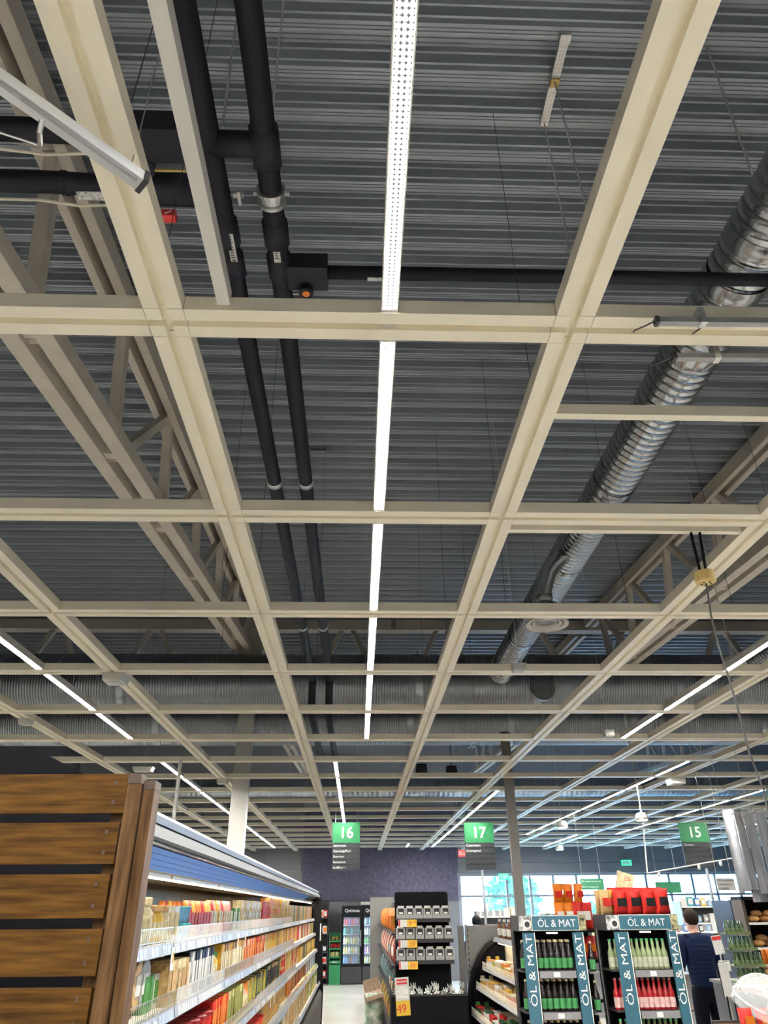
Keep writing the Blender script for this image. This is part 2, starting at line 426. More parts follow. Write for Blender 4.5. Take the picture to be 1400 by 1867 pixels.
# columns
cc = thing('column', 'square white steel column standing behind the long chilled case', 'column', (-1.66, 10.72, 0))
part('shaft', MB().box(-1.775, -1.555, 10.64, 10.82, 0.02, 4.44), 'white_paint', cc)
part('gusset', MB().box(-1.80, -1.50, 10.60, 10.66, 5.15, 5.62), 'truss', tt)
part('base_plate', MB().box(-1.86, -1.47, 10.56, 10.9, 0.0, 0.02), 'truss', cc)
PX, PY = 2.135, 10.6
pt = at(926, 1338, Y=PY)
cp = thing('power_pole', 'slim grey power pole rising behind the bottle displays to the grid', 'pole', (PX, PY, 0))
part('shaft', MB().box(PX-.06, PX+.06, PY-.05, PY+.05, 0.02, pt.z-.02), mat('pole_grey', (.17, .162, .15), .5, noise=.05), cp)
part('top_cap', MB().lathe([(.10, 0), (.105, .015), (.07, .04)], 14, (PX, PY, pt.z-.02)), 'black', cp, smooth=False)
part('foot', MB().box(PX-.08, PX+.08, PY-.08, PY+.08, 0, .02), 'steel', cp)

# ================================================================== DUCTS
def ribbed(b, a, axis, L, r, pitch, n=24, rib=.012, wide=.5):
    """tube with raised rings; axis 'x' or 'y'"""
    prof = []; k = 0.0
    while k < L:
        prof += [(k, r), (k+pitch*(1-wide), r), (k+pitch*(1-wide*.75), r+rib), (k+pitch*(1-wide*.25), r+rib)]
        k += pitch
    prof.append((L, r))
    base = len(b.v)
    for t, rr in prof:
        for q in range(n):
            an = 2*math.pi*q/n; c, s_ = rr*math.cos(an), rr*math.sin(an)
            b.v.append((a[0]+t, a[1]+c, a[2]+s_) if axis == 'x' else (a[0]+c, a[1]+t, a[2]+s_))
    for i in range(len(prof)-1):
        for q in range(n):
            q2 = (q+1) % n
            b.f.append((base+i*n+q, base+i*n+q2, base+(i+1)*n+q2, base+(i+1)*n+q)); b.mi.append(b.cur)
    return b
def ring(b, c, axis, r, wdt, n=24, h=.012):
    return ribbed(b, c, axis, wdt, r+h, wdt, n, 0.004, .8)
for y, z, lab in ((9.72, 4.52, 'large ribbed galvanised duct crossing the hall in front of the column'),
                  (11.62, 4.46, 'large ribbed galvanised duct crossing the hall behind the column')):
    t = thing('main_duct', lab, 'duct', (0, y, z-.4), 'large cross ducts')
    part('duct_pipe', ribbed(MB(), (-8.9, y, z), 'x', 21.8, .385, .036, 26, .011), 'galv_dark', t, smooth=True)
    for x in (-6.1, -3.2, -1.0, .75, 2.35, 4.3, 6.4, 8.6):
        part('joint_band', ring(MB(), (x, y, z), 'x', .385, .10, 26), 'galv_dark', t, smooth=True)
far = thing('main_duct', 'far dark duct crossing high above the hall near the signs', 'duct', (0, 18.6, 4.2), 'large cross ducts')
part('duct_pipe', ribbed(MB(), (-8.9, 18.6, 4.45), 'x', 21.8, .25, .12, 18, .006), 'galv_dark', far, smooth=True)
def branch(x, y0, y1, z, r, lab):
    t = thing('spiral_duct', lab, 'duct', (x, y0, z-r), 'spiral branch ducts')
    part('duct_pipe', ribbed(MB(), (x, y0, z), 'y', y1-y0, r, .062, 28, .0045, .22), 'galv', t, smooth=True)
    for yb in (2.15, 2.42, 2.9, 4.35, 5.7, 7.7, 8.9):
        if y0 < yb < y1: part('coupling_band', ring(MB(), (x, yb, z), 'y', r, .09, 28, .003), 'galv', t, smooth=True)
    part('elbow_cap', MB().lathe([(r*1.06, 0), (r*1.06, .10), (r*.9, .13), (0.01, .14)], 24, (x, y1+.02, z-.07)), 'galv', t, smooth=True)
    part('yellow_strap', ring(MB(), (x, y1-.35, z), 'y', r*1.0, .02, 20, .008), mat('yellow_tape', (.7,.5,.02), .5), t)
    return t
branch(1.86, .6, 9.13, 4.52, .158, 'silver spiral duct running away above the grid on the right')
branch(5.07, 5.0, 9.13, 4.52, .158, 'short silver spiral duct far right joining the big cross duct')

# ================================================================== INSULATED PIPES
PZ = CAM_H+2.45
def pipe_run(x, label):
    t = thing('insulated_pipe', label, 'pipe', (x, .3, PZ), 'black insulated pipes')
    part('long_run', MB().tube([(x, .3, PZ), (x, 8.45, PZ)], .044, 14), 'insul', t, smooth=True)
    part('drop', MB().tube([(x, 8.40, PZ+.02), (x, 8.50, PZ-.02), (x, 8.52, PZ-.36), (x, 8.60, PZ-.42), (x, 11.2, PZ-.43)], .044, 12), 'insul', t, smooth=True)
    for y in (1.95, 2.12):
        part('sleeve', MB().tube([(x, y, PZ), (x, y+.11, PZ)], .053, 14), 'insul2', t, smooth=True)
    for y in (3.95, 6.65):
        part('clamp', MB().tube([(x, y, PZ), (x, y+.035, PZ)], .052, 14), 'steel', t, smooth=True)
    return t
pa = pipe_run(-.565, 'black insulated pipe nearer the left runner, one of the two running away')
pb = pipe_run(-.362, 'black insulated pipe nearer the light strip, with a sticker below its clamp')
part('cross_link', MB().tube([(-.565, 1.62, PZ), (-.362, 1.62, PZ)], .046, 14), 'insul', pb, smooth=True)
part('tee_sleeve', MB().tube([(-.362, 1.55, PZ), (-.362, 1.70, PZ)], .054, 14), 'insul2', pb, smooth=True)
part('steel_clamp', MB().tube([(-.362, 1.80, PZ), (-.362, 1.815, PZ), (-.362, 1.82, PZ), (-.362, 1.845, PZ), (-.362, 1.85, PZ), (-.362, 1.865, PZ)], [.058, .058, .05, .05, .058, .058], 16), 'steel', pb, smooth=False)
part('clamp_bolt', MB().tube([(-.43, 1.82, PZ), (-.29, 1.82, PZ)], .010, 8), 'steel', pb)
part('clamp_bolt', MB().tube([(-.51, 1.83, PZ), (-.47, 1.83, PZ)], .014, 8).tube([(-.485, 1.80, PZ-.02), (-.485, 1.86, PZ-.02)], .008, 8), 'steel', pa)
def sticker(p, x, y0, y1):
    s = part('sticker', MB().box(x-.014, x+.014, y0, y1, PZ-.0475, PZ-.0425), 'paper', p, label='white sticker with a printed arrow')
    b = MB()
    for k in range(9): b.box(x-.010, x+.004+.001*(k % 3)*2, y0+.01+k*.013, y0+.016+k*.013, PZ-.0482, PZ-.0474)
    b.add([(x-.011, y1-.012, PZ-.048), (x+.011, y1-.012, PZ-.048), (x, y1+.004, PZ-.048)], [(0,1,2)])
    o = part('print', b, 'print_dark', s); o.matrix_parent_inverse = Matrix.Identity(4)
sticker(pa, -.545, 1.98, 2.12); sticker(pb, -.362, 1.98, 2.14)
# branch to the right with a valve
pr_ = thing('branch_pipe', 'black insulated branch pipe running right from a valve across the spiral duct', 'pipe', (-.362, 2.21, PZ), 'black insulated pipes')
part('long_run', MB().tube([(-.33, 2.21, PZ), (3.4, 2.20, PZ)], .030, 14), 'insul', pr_, smooth=True)
part('valve_block', MB().box(-.33, -.155, 2.15, 2.28, PZ-.04, PZ+.05), 'insul2', pr_)
part('valve_dial', MB().lathe([(.032, 0), (.032, .03), (.026, .035)], 16, (-.25, 2.265, PZ-.075)), 'insul', pr_)
part('dial_face', MB().lathe([(.016, 0), (.016, .004)], 14, (-.25, 2.265, PZ-.079)), 'orange', pr_)
part('handle', MB().bar((-.31, 2.28, PZ-.06), (-.24, 2.275, PZ-.06), .012, .01), 'mid_grey', pr_)
part('sticker', MB().box(.02, .10, 2.205, 2.225, PZ-.033, PZ-.029), 'paper_print', pr_)
# two branches to the left with valves
pl1 = thing('branch_pipe', 'black insulated pipe entering from the left above a valve with an orange dial', 'pipe', (-.6, 1.58, PZ), 'black insulated pipes')
part('long_run', MB().tube([(-.60, 1.60, PZ), (-1.2, 1.585, PZ), (-3.2, 1.57, PZ)], .042, 14), 'insul', pl1, smooth=True)
part('valve_block', MB().box(-.93, -.63, 1.535, 1.665, PZ-.055, PZ+.055), 'insul2', pl1)
part('valve_dial', MB().lathe([(.040, 0), (.040, .03), (.03, .036)], 18, (-.81, 1.685, PZ-.065)), 'insul', pl1)
part('dial_face', MB().lathe([(.020, 0), (.020, .005)], 16, (-.81, 1.69, PZ-.071)), 'orange', pl1)
part('handle', MB().bar((-.80, 1.69, PZ-.06), (-.66, 1.69, PZ-.06), .008, .008), 'brass', pl1)
part('cable', MB().tube([(-.95, 1.64, PZ-.04), (-1.15, 1.645, PZ-.05), (-1.4, 1.62, PZ-.045), (-1.9, 1.63, PZ-.05), (-3, 1.62, PZ-.05)], .006, 6), 'cream', pl1)
pl2 = thing('branch_pipe', 'lower black insulated pipe entering from the left with a red tag on its valve', 'pipe', (-.6, 1.79, PZ), 'black insulated pipes')
part('long_run', MB().tube([(-.60, 1.82, PZ), (-1.2, 1.795, PZ), (-3.2, 1.775, PZ)], .042, 14), 'insul', pl2, smooth=True)
part('valve_block', MB().tube([(-.95, 1.81, PZ), (-.66, 1.815, PZ)], .062, 16), 'insul2', pl2, smooth=True)
part('sleeve', MB().tube([(-1.14, 1.797, PZ), (-1.16, 1.796, PZ)], .046, 14), 'insul2', pl2)
part('knob', MB().lathe([(.014, 0), (.016, .02)], 12, (-.84, 1.86, PZ-.06)), 'mid_grey', pl2)
rt_ = part('red_tag', MB().box(-.79, -.735, 1.865, 1.90, PZ-.085, PZ-.05), 'red', pl2, label='red plastic valve tag with a white tick')
part('mark', MB().bar((-.775, 1.864, PZ-.078), (-.75, 1.864, PZ-.062), .004, .006, (0,1,0)), 'white_text', pl2)
part('sticker', MB().box(-1.10, -.99, 1.80, 1.835, PZ-.047, PZ-.040), 'paper_print', pl2)
part('cable', MB().tube([(-.95, 1.85, PZ-.05), (-1.10, 1.855, PZ-.055), (-1.25, 1.84, PZ-.045), (-1.9, 1.835, PZ-.05), (-3, 1.83, PZ-.05)], .006, 6), 'cream', pl2)

# ================================================================== LIGHT STRIPS
LEDW = .041
me_led = MB().add([(-LEDW/2, -.55, 0), (LEDW/2, -.55, 0), (LEDW/2, .55, 0), (-LEDW/2, .55, 0)], [(0,3,2,1)]).mesh('led_panel', 'led_panel')
me_house = MB().box(-.026, .026, -.56, .56, .003, .045).box(-.026, -.022, -.56, .56, -.004, .003).box(.022, .026, -.56, .56, -.004, .003).box(-.022, .022, -.56, -.551, -.004, .003).box(-.022, .022, .551, .56, -.004, .003).mesh('housing', 'white_paint')
me_brk = MB().box(-.015, .015, -.035, .035, .008, .04).mesh('end_bracket', 'white_paint')
def strip(x, j, label, group):
    y = Y0+(j+.5)*GD
    t = thing('light_strip', label, 'lamp', (x, y, GZ+.006), group)
    link('housing', me_house, t, local=True); link('led_panel', me_led, t, local=True)
    if -1 <= j < 7:
        for s_ in (-1, 1): link('end_bracket', me_brk, t, (0, s_*.593, 0), local=True)
ORD = ['nearest', 'second', 'third', 'fourth', 'fifth', 'sixth', 'seventh', 'eighth', 'ninth', 'tenth', 'eleventh', 'twelfth']
def row(x, js, where, group, hidden=()):
    vis = 0
    for j in js:
        if j in hidden: strip(x, j, 'strip light of a row running on behind the camera', 'strip lights behind the camera')
        else:
            strip(x, j, '%s lit strip light of the row %s' % (ORD[vis], where), group); vis += 1
row(.083, range(-4, 5), 'down the middle of the picture', 'central row of strip lights', (-4, -3, -2))
row(-2.42, range(-4, 5), 'slanting above the wooden crate at left', 'left row of strip lights', (-4, -3, -2, -1, 0, 1))
row(2.87, range(-4, 5), 'slanting behind the hanging cable at right', 'right row of strip lights', (-4, -3, -2, -1, 0, 1))
row(-.29, range(6, 13), 'ending at the top of sign 16', 'far row above sign 16')
row(-2.42, range(6, 17), 'crossing behind the white column', 'far left row of strip lights')
row(2.17, range(8, 17), 'passing just right of the grey pole top', 'far row by the grey pole')
row(4.17, range(6, 14), 'far off above the left bottle display', 'far row over the bottle displays')
row(6.42, range(6, 14), 'far off leading towards sign 15', 'far row left of sign 15')
row(5.47, range(14, 17), 'by the back wall above the exit sign', 'strip lights near the back wall')
row(8.28, range(13, 17), 'by the back wall just left of sign 15', 'strip lights near sign 15')
row(1.42, range(16, 17), 'between sign 16 and sign 17', 'strip lights between the signs')
row(-5.2, range(-2, 16, 2), 'far left beyond the wooden crate', 'outer left strip lights', (-2, 0, 2))
row(8.9, range(-2, 13, 2), 'at the far right edge', 'outer right strip lights', (-2, 0, 2))

# ================================================================== SMALL CEILING THINGS
def rod(x, y0_, z0_, x1, y1, z1, r, label, m='steel', cat='hanger rod', name='hanger_rod', group=None):
    solo(name, MB().tube([(x, y0_, z0_), (x1, y1, z1)], r, 6), m, label, cat, group)
# perforated strut on the deck with its two rods
sa = at(1030, 70, Z=5.325); sb_ = at(992, 224, Z=5.345)
st = thing('strut_channel', 'perforated steel strut fixed to the roof deck right of the bright strip', 'strut', sb_)
b = MB(); n_ = 21
dirv = (sb_-sa)
for k in range(n_):
    p = sa+dirv*(k/n_); q = sa+dirv*((k+.55)/n_)
    b.bar(p, q, .042, .012); b.bar(q, sa+dirv*((k+1)/n_), .014, .012)
    for s_ in (-1, 1): b.bar(q+Vector((s_*.0145, 0, 0)), sa+dirv*((k+1)/n_)+Vector((s_*.0145, 0, 0)), .012, .012)
b.bar(sa+Vector((-.017, 0, .014)), sb_+Vector((-.017, 0, .014)), .004, .02).bar(sa+Vector((.017, 0, .014)), sb_+Vector((.017, 0, .014)), .004, .02)
part('channel', b, 'steel', st)
part('end_clip', MB().box(sa.x-.025, sa.x+.025, sa.y-.02, sa.y+.02, sa.z-.012, sa.z+.07), 'steel', st)
part('end_clip', MB().box(sb_.x-.02, sb_.x+.02, sb_.y-.01, sb_.y+.01, sb_.z-.012, sb_.z+.05), 'steel', st)
mid_ = sa+dirv*.48
part('nut_plate', MB().box(mid_.x-.022, mid_.x+.022, mid_.y-.02, mid_.y+.02, mid_.z-.02, mid_.z-.006), 'brass', st)
e1 = at(1045, 490, Z=GZ+.06); e2 = at(1073, 398, Z=GZ+.06)
rod(sb_.x, sb_.y, sb_.z, e1.x, e1.y, e1.z, .0035, 'thin steel rod from the lower end of the perforated strut to the runner')
rod(mid_.x, mid_.y, mid_.z, e2.x, e2.y, e2.z, .0035, 'thin steel rod from the middle of the perforated strut to the runner')
for i_, (pa_, pb_, lab) in enumerate([((860, 42), (811, 232), 'thin steel rod hanging between the two black pipes'),
                                ((1034, 0), (988, 235), 'thin steel rod just right of the pipe with the sticker')]):
    p = at(pa_[0]/2, pa_[1], Z=5.3); q = at(pb_[0]/2, pb_[1], Z=PZ+.05)
    rod(p.x, p.y, p.z, q.x, q.y, q.z, .0045, lab)
p = at(1288, 84, Z=5.33); q = at(1377, 333, Z=4.66)
rod(p.x, p.y, p.z, q.x, q.y, q.z, .005, 'thin steel rod holding the spiral duct at the right edge')
WIRES = [((602, 118), (500, 560), GZ+.03, 'left of the white rail'), ((708, 735), (640, 1040), GZ+.03, 'under the red valve tag'),
         ((1062, 400), (1340, 975), GZ+.03, 'left of the perforated strut')]
for (ax, ay), (bx, by), zz, lab in WIRES[:2]:
    q = at(bx/2, by/2, Z=zz)
    rod(X0, q.y, deck_z(q.y), X0, q.y, GZ+.05, .0013, 'fine suspension wire of the grid, %s' % lab, 'dark_grey', 'wire', 'suspension_wire')
for ax, ay, bx, by, lab in [(966, 200, 1020, 480, 'left of the perforated strut'), (887, 636, 905, 890, 'in the cell right of the second strip light'),
                            (828, 806, 838, 925, 'beside the second strip light'), (802, 995, 800, 1105, 'beside the third strip light'), (838, 965, 845, 1080, 'left of the right runner, third cell'),
                            (1062, 675, 1097, 845, 'left of the spiral duct'), (1230, 660, 1243, 745, 'right of the spiral duct'), (1347, 760, 1372, 930, 'crossing the right roof truss'),
                            (458, 690, 432, 860, 'left of the black pipes'), (568, 620, 560, 820, 'right of the black pipes'), (925, 985, 938, 1110, 'right of the right runner'),
                            (311, 1053, 292, 1200, 'in front of the left cross truss'), (185, 1137, 188, 1190, 'over the left cross duct'), (433, 965, 395, 1100, 'beside the left runner, second cell'),
                            (594, 855, 593, 925, 'under a small hanger plate by the pipes'), (607, 995, 606, 1105, 'under the lower hanger plate by the pipes')]:
    p = at(ax, ay, Z=5.4)
    gx = X0+round((p.x-X0)/GW)*GW; gy = Y0+round((p.y-Y0)/GD)*GD
    if abs(gx-p.x) < abs(gy-p.y): p.x = gx
    else: p.y = gy
    rod(p.x, p.y, deck_z(p.y)-.0, p.x, p.y, GZ+.05, .0013, 'fine suspension wire of the grid, %s' % lab, 'dark_grey', 'wire', 'suspension_wire')
for px, py, lab in ((580, 850, 'upper'), (598, 994, 'lower')):
    p = at(px, py, Z=5.38)
    solo('hanger_plate', MB().box(p.x-.075, p.x+.075, p.y-.02, p.y+.02, deck_z(p.y)-.03, deck_z(p.y)-.002), 'galv_dark', '%s small steel hanger plate under the deck right of the black pipes' % lab, 'hanger plate')
# silver tube rail at left
a_ = at(256, 329, Z=GZ-.12); b_ = at(0, 148, Z=GZ-.12); b_ = b_+(b_-a_)*.4
sr = thing('tube_rail', 'silver aluminium rail hung by wires across the upper left corner', 'rail', a_)
part('rail_profile', MB().bar(a_, b_, .036, .03), mat('alu', (.72, .74, .76), .35, .4, noise=.04), sr)
part('rail_lip', MB().bar(a_+Vector((-.0, -.016, -.016)), b_+Vector((0, -.016, -.016)), .008, .014), 'mid_grey', sr)
d_ = (a_-b_).normalized()
part('end_cap', MB().bar(a_, a_+d_*.012, .042, .036), 'dark_grey', sr)
c_ = at(88, 210, Z=GZ-.12)
part('hook', MB().tube([c_+Vector((0, 0, .03)), c_+Vector((-.005, -.01, 0)), c_+Vector((-.02, .02, -.03)), c_+Vector((-.03, .05, -.03))], .006, 6), 'steel', sr)
q = at(300, 58, Z=GZ+.9)
part('wire', MB().tube([a_+Vector((-.03, 0, .02)), q], .002, 5), 'steel', sr)
part('wire', MB().tube([c_+Vector((-.03, .05, -.03)), c_+Vector((-.5, -.1, .0))], .003, 5), 'steel', sr)
# two grey tube lamps hung under row one on the right, with curled cables
for (p1, p2, lab) in (((1198, 586), (1400, 588), 'upper unlit grey tube lamp in front of the first cross bar at right'), ((1230, 651), (1400, 652), 'lower unlit grey tube lamp crossing the spiral duct at right')):
    a = at(*p1, Z=GZ-.04 if p1[1] < 600 else GZ-.02); e = at(*p2, Z=GZ-.04 if p1[1] < 600 else GZ-.02); e = a+(e-a)*2.2
    t = thing('tube_lamp', lab, 'lamp', a, 'unlit grey tube lamps')
    part('tube', MB().bar(a, e, .020, .02), 'mid_grey', t)
    part('end_cap', MB().bar(a+Vector((-.008, 0, 0)), a+Vector((.004, 0, 0)), .024, .024), 'dark_grey', t)
    part('clip', MB().box(a.x+.13, a.x+.15, a.y-.014, a.y+.014, a.z-.012, a.z+.05), 'steel', t)
    part('cable', MB().tube([a+Vector((0, 0, .005)), a+Vector((-.03, .02, .0)), a+Vector((-.045, .06, .02)), a+Vector((-.03, .10, .05))], .0025, 6), 'rubber', t)
    part('cable', MB().tube([a+Vector((.14, 0, .02)), a+Vector((.17, .05, .03)), a+Vector((.16, .11, .05))], .0025, 6), 'rubber', t)
# brass coloured reel with straps and cable
RY = 3.05
rc = at(1285, 1053, Y=RY)
rl = thing('cable_reel', 'round mustard power reel hung on two black straps, right of the spiral duct', 'cable reel', rc)
part('drum', MB().lathe([(.040, -.028), (.046, -.024), (.046, .024), (.043, .028)], 22, rc), 'brass', rl, smooth=False)
part('socket_plate', MB().lathe([(.034, -.031), (.034, -.0275)], 18, rc), mat('brass_pale', (.55, .42, .18), .5, noise=.1), rl)
for k in range(5):
    an = k*1.256
    part('socket_slot', MB().box(rc.x+.022*math.cos(an)-.006, rc.x+.022*math.cos(an)+.006, rc.y+.022*math.sin(an)-.004, rc.y+.022*math.sin(an)+.004, rc.z-.0325, rc.z-.0305), 'black', rl)
for px in (1260, 1276):
    tp = at(px, 974, Y=RY); part('strap', MB().bar((tp.x, RY, GZ+.01), (rc.x+(.012 if px > 1270 else -.016), RY, rc.z+.028), .013, .008), 'black', rl)
cab = [rc+Vector((0, 0, -.03))]
for px, py in ((1296, 1120), (1310, 1180), (1330, 1240), (1350, 1310), (1365, 1370), (1392, 1440), (1400, 1480)): cab.append(at(px, py, Y=RY+.0))
part('hanging_cable', MB().tube(cab, .0042, 6), 'rubber', rl)
# round ceiling diffuser with its neck box
dc = at(997, 1139, Z=3.72)
df = thing('air_diffuser', 'round white air diffuser of concentric rings below the spiral duct', 'air diffuser', dc)
rr_ = .17
for k, (r0, r1, z) in enumerate(((.17, .125, 0), (.118, .082, .008), (.076, .045, .016), (.04, .004, .022))):
    part('ring', MB().lathe([(r0, z), (r0*.98, z-.006), (r1, z+.012), (r1, z+.02), (r0, z+.008)], 28, dc, caps=False), 'white_paint', df, smooth=True)
part('neck', MB().lathe([(.11, .015), (.11, .16)], 20, dc), 'galv', df, smooth=True)
part('flex_duct', MB().tube([dc+Vector((0, 0, .15)), dc+Vector((.01, .02, .30)), dc+Vector((.08, .10, .48)), dc+Vector((.22, .2, .66)), dc+Vector((.36, .25, .76))], .07, 14), 'galv', df, smooth=True)
# round end cap on the near duct
ec = at(990, 1254, Y=9.275)
solo('duct_hatch', MB().tube([(ec.x, ec.y, ec.z), (ec.x, ec.y+.06, ec.z)], .165, 24).box(ec.x-.03, ec.x+.05, ec.y-.012, ec.y+.002, ec.z+.05, ec.z+.075), 'galv_dark', 'round galvanised inspection hatch on the near cross duct', 'hatch')
# small boxes fixed under the grid
for px, py, w_, d2, h_, lab in ((193, 1238, .17, .16, .06, 'white emergency light box under the left runner, fourth row'),
                             (27, 1318, .11, .10, .05, 'small white box lamp at the far left edge'),
                             (398, 1425, .15, .14, .06, 'white box lamp just left of the white column'),
                             (262, 1399, .25, .12, .05, 'white flat lamp above the wooden crate corner'),
                             (945, 1212, .10, .10, .05, 'white sensor box on the bar over the near duct'),
                             (1232, 1422, .22, .2, .09, 'white box lamp far off above sign 15'),
                             (1108, 1332, .10, .10, .06, 'small grey box by the far duct, right of the cable reel')):
    p = at(px, py, Z=GZ-.03)
    gx = X0+round((p.x-X0)/GW)*GW; gy = Y0+round((p.y-Y0)/GD)*GD; held = True
    if abs(gx-p.x) < .12: p = Vector((gx, p.y, GZ-.0005))
    elif abs(gy-p.y) < .12: p = Vector((p.x, gy, GZ-.0005))
    else: held = False
    t = thing('box_lamp', lab, 'box lamp', p)
    part('body', MB().prism([(-w_/2, 0), (-w_/2*.85, -h_), (w_/2*.85, -h_), (w_/2, 0)], -d2/2, d2/2, 'y'), 'white_paint', t, local=True)
    part('lens', MB().box(-w_*.3, w_*.3, -d2*.3, d2*.3, -h_-.004, -h_+.002), 'paper', t, local=True)
    if not held: part('cable', MB().tube([(0, 0, -.005), (0, 0, (4.12 if 9.35 < p.y < 10.2 else deck_z(p.y)+.03)-p.z)], .003, 5), 'white_paint', t, local=True)
for px, py, Y_, lab in ((1170, 1493, 12.25, 'white pendant lamp with a lit lens, above the red bags'), (1025, 1507, 14, 'white pendant lamp above the left bottle display'), (1020, 1548, 20, 'small pendant lamp near the back wall'), (1340, 1215, 6, 'grey pendant sensor near the right edge')):
    p = at(px, py, Y=Y_)
    t = thing('pendant_lamp', lab, 'lamp', p)
    r_ = .10
    part('shade', MB().lathe([(.03, .10), (r_*.7, .085), (r_, .03), (r_, -.02), (r_*.9, -.02)], 18, caps=True), 'white_paint', t, smooth=True, local=True)
    part('lens', MB().lathe([(r_*.8, -.026), (r_*.8, -.02)], 16), 'lamp_small', t, local=True)
    part('stem', MB().tube([(0, 0, .09), (0, 0, .18), (0, 0, .2), (0, 0, deck_z(p.y)-p.z-.01)], [.012, .012, .004, .004], 8), 'white_paint', t, local=True)
for px, py, Y_, lab in ((768, 1404, 12.6, 'black loudspeaker hung from the deck right of the far strip row above sign 16'), (823, 1407, 13.0, 'smaller dark loudspeaker hung above sign 17')):
    p = at(px, py, Y=Y_)
    t = thing('loudspeaker', lab, 'loudspeaker', p)
    part('cabinet', MB().prism([(-.10, -.09), (.10, -.09), (.08, .09), (-.08, .09)], -.07, .07, 'y'), 'black', t, local=True)
    part('grille', MB().box(-.075, .075, -.076, -.069, -.075, .075), 'dark_grey', t, local=True)
    part('stem', MB().tube([(0, 0, .08), (0, 0, deck_z(Y_)-p.z+.03)], .008, 6), 'dark_grey', t, local=True)
pv = at(322, 1448, Y=9.0)
vp = thing('service_pipe', 'thin white vertical pipe rising behind the chilled case left of the column', 'pipe', (pv.x, 9.0, 0))
part('pipe', MB().tube([(pv.x, 9.0, 0), (pv.x, 9.0, GZ)], .022, 10), 'white_paint', vp)
part('collar', MB().tube([(pv.x, 9.0, 2.5), (pv.x, 9.0, 2.53)], .028, 10), 'white_paint', vp)
# thin rail with small spots in front of sign 15
ra = at(1180, 1592, Y=11); rb = at(1345, 1563, Y=11)
rs = thing('spot_rail', 'thin white rail with small spots slanting in front of sign 15', 'rail', ra)
part('rail', MB().tube([ra, rb], .009, 8), 'white_paint', rs)
for f_ in (.12, .56, .8): q = ra+(rb-ra)*f_; part('spot', MB().lathe([(.012, -.07), (.022, -.05), (.018, -.005)], 10, q), 'white_paint', rs)
part('drop_rod', MB().tube([ra+Vector((0, 0, 0)), at(1172, 1500, Y=11), Vector((at(1172, 1500, Y=11).x, 11, deck_z(11)-.01))], .011, 8), 'white_paint', rs)

# ================================================================== SIGNS
def aisle_sign(num, lines, px0, px1, py0, py1, Y_, pole, label):
    a = at(px0, py0, Y=Y_); e = at(px1, py0, Y=Y_); lo = at((px0+px1)/2, py1, Y=Y_)
    wd = e.x-a.x; cx = (at((px0+px1)/2, (py0+py1)/2, Y=Y_)).x; top = a.z; bot = lo.z; hh = top-bot
    t = thing('aisle_sign', label, 'sign', (cx, Y_, bot), 'hanging aisle number signs')
    zs = top-hh*.435
    part('number_panel', MB().box(cx-wd/2, cx+wd/2, Y_-.015, Y_+.015, zs, top), 'green_sign', t)
    rh = (zs-bot)/5
    for k in range(5):
        part('text_panel', MB().box(cx-wd/2, cx+wd/2, Y_-.014, Y_+.014, zs-(k+1)*rh+.004, zs-k*rh-.002), 'sign_dark', t)
        if k < len(lines) and lines[k]:
            text('lettering', lines[k], rh*.66, (cx-wd/2+.02, Y_-.017, zs-(k+.5)*rh), t, align='LEFT')
    part('backing', MB().box(cx-wd/2+.004, cx+wd/2-.004, Y_+.003, Y_+.012, bot, top), 'mid_grey', t)
    text('number', num, hh*.33, (cx, Y_-.018, (zs+top)/2-.005), t, bold=.018)
    if pole: part('pole', MB().tube([(cx+pole[0], Y_+.03, .0), (cx+pole[0], Y_+.03, top)], .024, 10), 'steel', t)
    else:
        for s_ in (-1, 1): part('wire', MB().tube([(cx+s_*wd*.4, Y_, top), (cx+s_*wd*.4, Y_, deck_z(Y_)-.01)], .003, 5), 'steel', t)
aisle_sign('16', ['Iomroont', 'GarooepPiorl', 'Snorroo', 'Inooanod', 'In/iifforr \u25B8'], 606, 656, 1500, 1587, 14.5, None, 'green aisle sign numbered 16 with dark text panels below')
aisle_sign('17', ['Connrhnrn', 'Grnnejnhol'], 848, 901, 1500, 1586, 14.5, (.02,), 'green aisle sign numbered 17 on a thin pole')
aisle_sign('15', ['Onnnoo'], 1244, 1296, 1500, 1583, 13.2, (.1,), 'green aisle sign numbered 15 leaning near the silver curtain')
def hang_sign(px0, px1, py0, py1, Y_, rows, label, m='green_dark', tm='white_text', k_=.3, wires=True):
    a = at(px0, py0, Y=Y_); e = at(px1, py1, Y=Y_); wd = e.x-a.x; cx = (a.x+e.x)/2; hh = a.z-e.z
    t = thing('hanging_sign', label, 'sign', (cx, Y_, e.z))
    part('board', MB().box(cx-wd/2, cx+wd/2, Y_-.012, Y_+.012, e.z, a.z), m, t)
    for i, s_ in enumerate(rows):
        if s_: text('lettering', s_, hh*k_, (cx-wd*.45, Y_-.015, a.z-hh*(i+.5)/len(rows)), t, tm, align='LEFT')
    if wires:
        for s_ in (-1, 1): part('wire', MB().tube([(cx+s_*wd*.4, Y_, a.z), (cx+s_*wd*.4, Y_, 4.12 if Y_ == 10 else deck_z(Y_)-.01)], .004, 5), 'steel', t)
    return t
hang_sign(1057, 1102, 1602, 1622, 15, ['Bliv annars Cnnsumnn', 'BLA 10 Anngarsnn'], 'wide green hanging sign above the orange bags', k_=.22)
hang_sign(1194, 1243, 1608, 1628, 14, ['', 'Anngonn'], 'wide green hanging sign partly hidden by the red bags', k_=.22)
ws = hang_sign(1304, 1342, 1601, 1624, 10, ['Gllhonnngnnnonll', 'lnnnoollonnl', 'VXRMML'], 'small pale notice board hanging below the silver curtain', 'paper', 'print_dark', .24)
hang_sign(835, 854, 1550, 1562, 20, ['SLU'], 'red sign with white letters at the edge of the purple wall', 'red', 'white_text', .8)
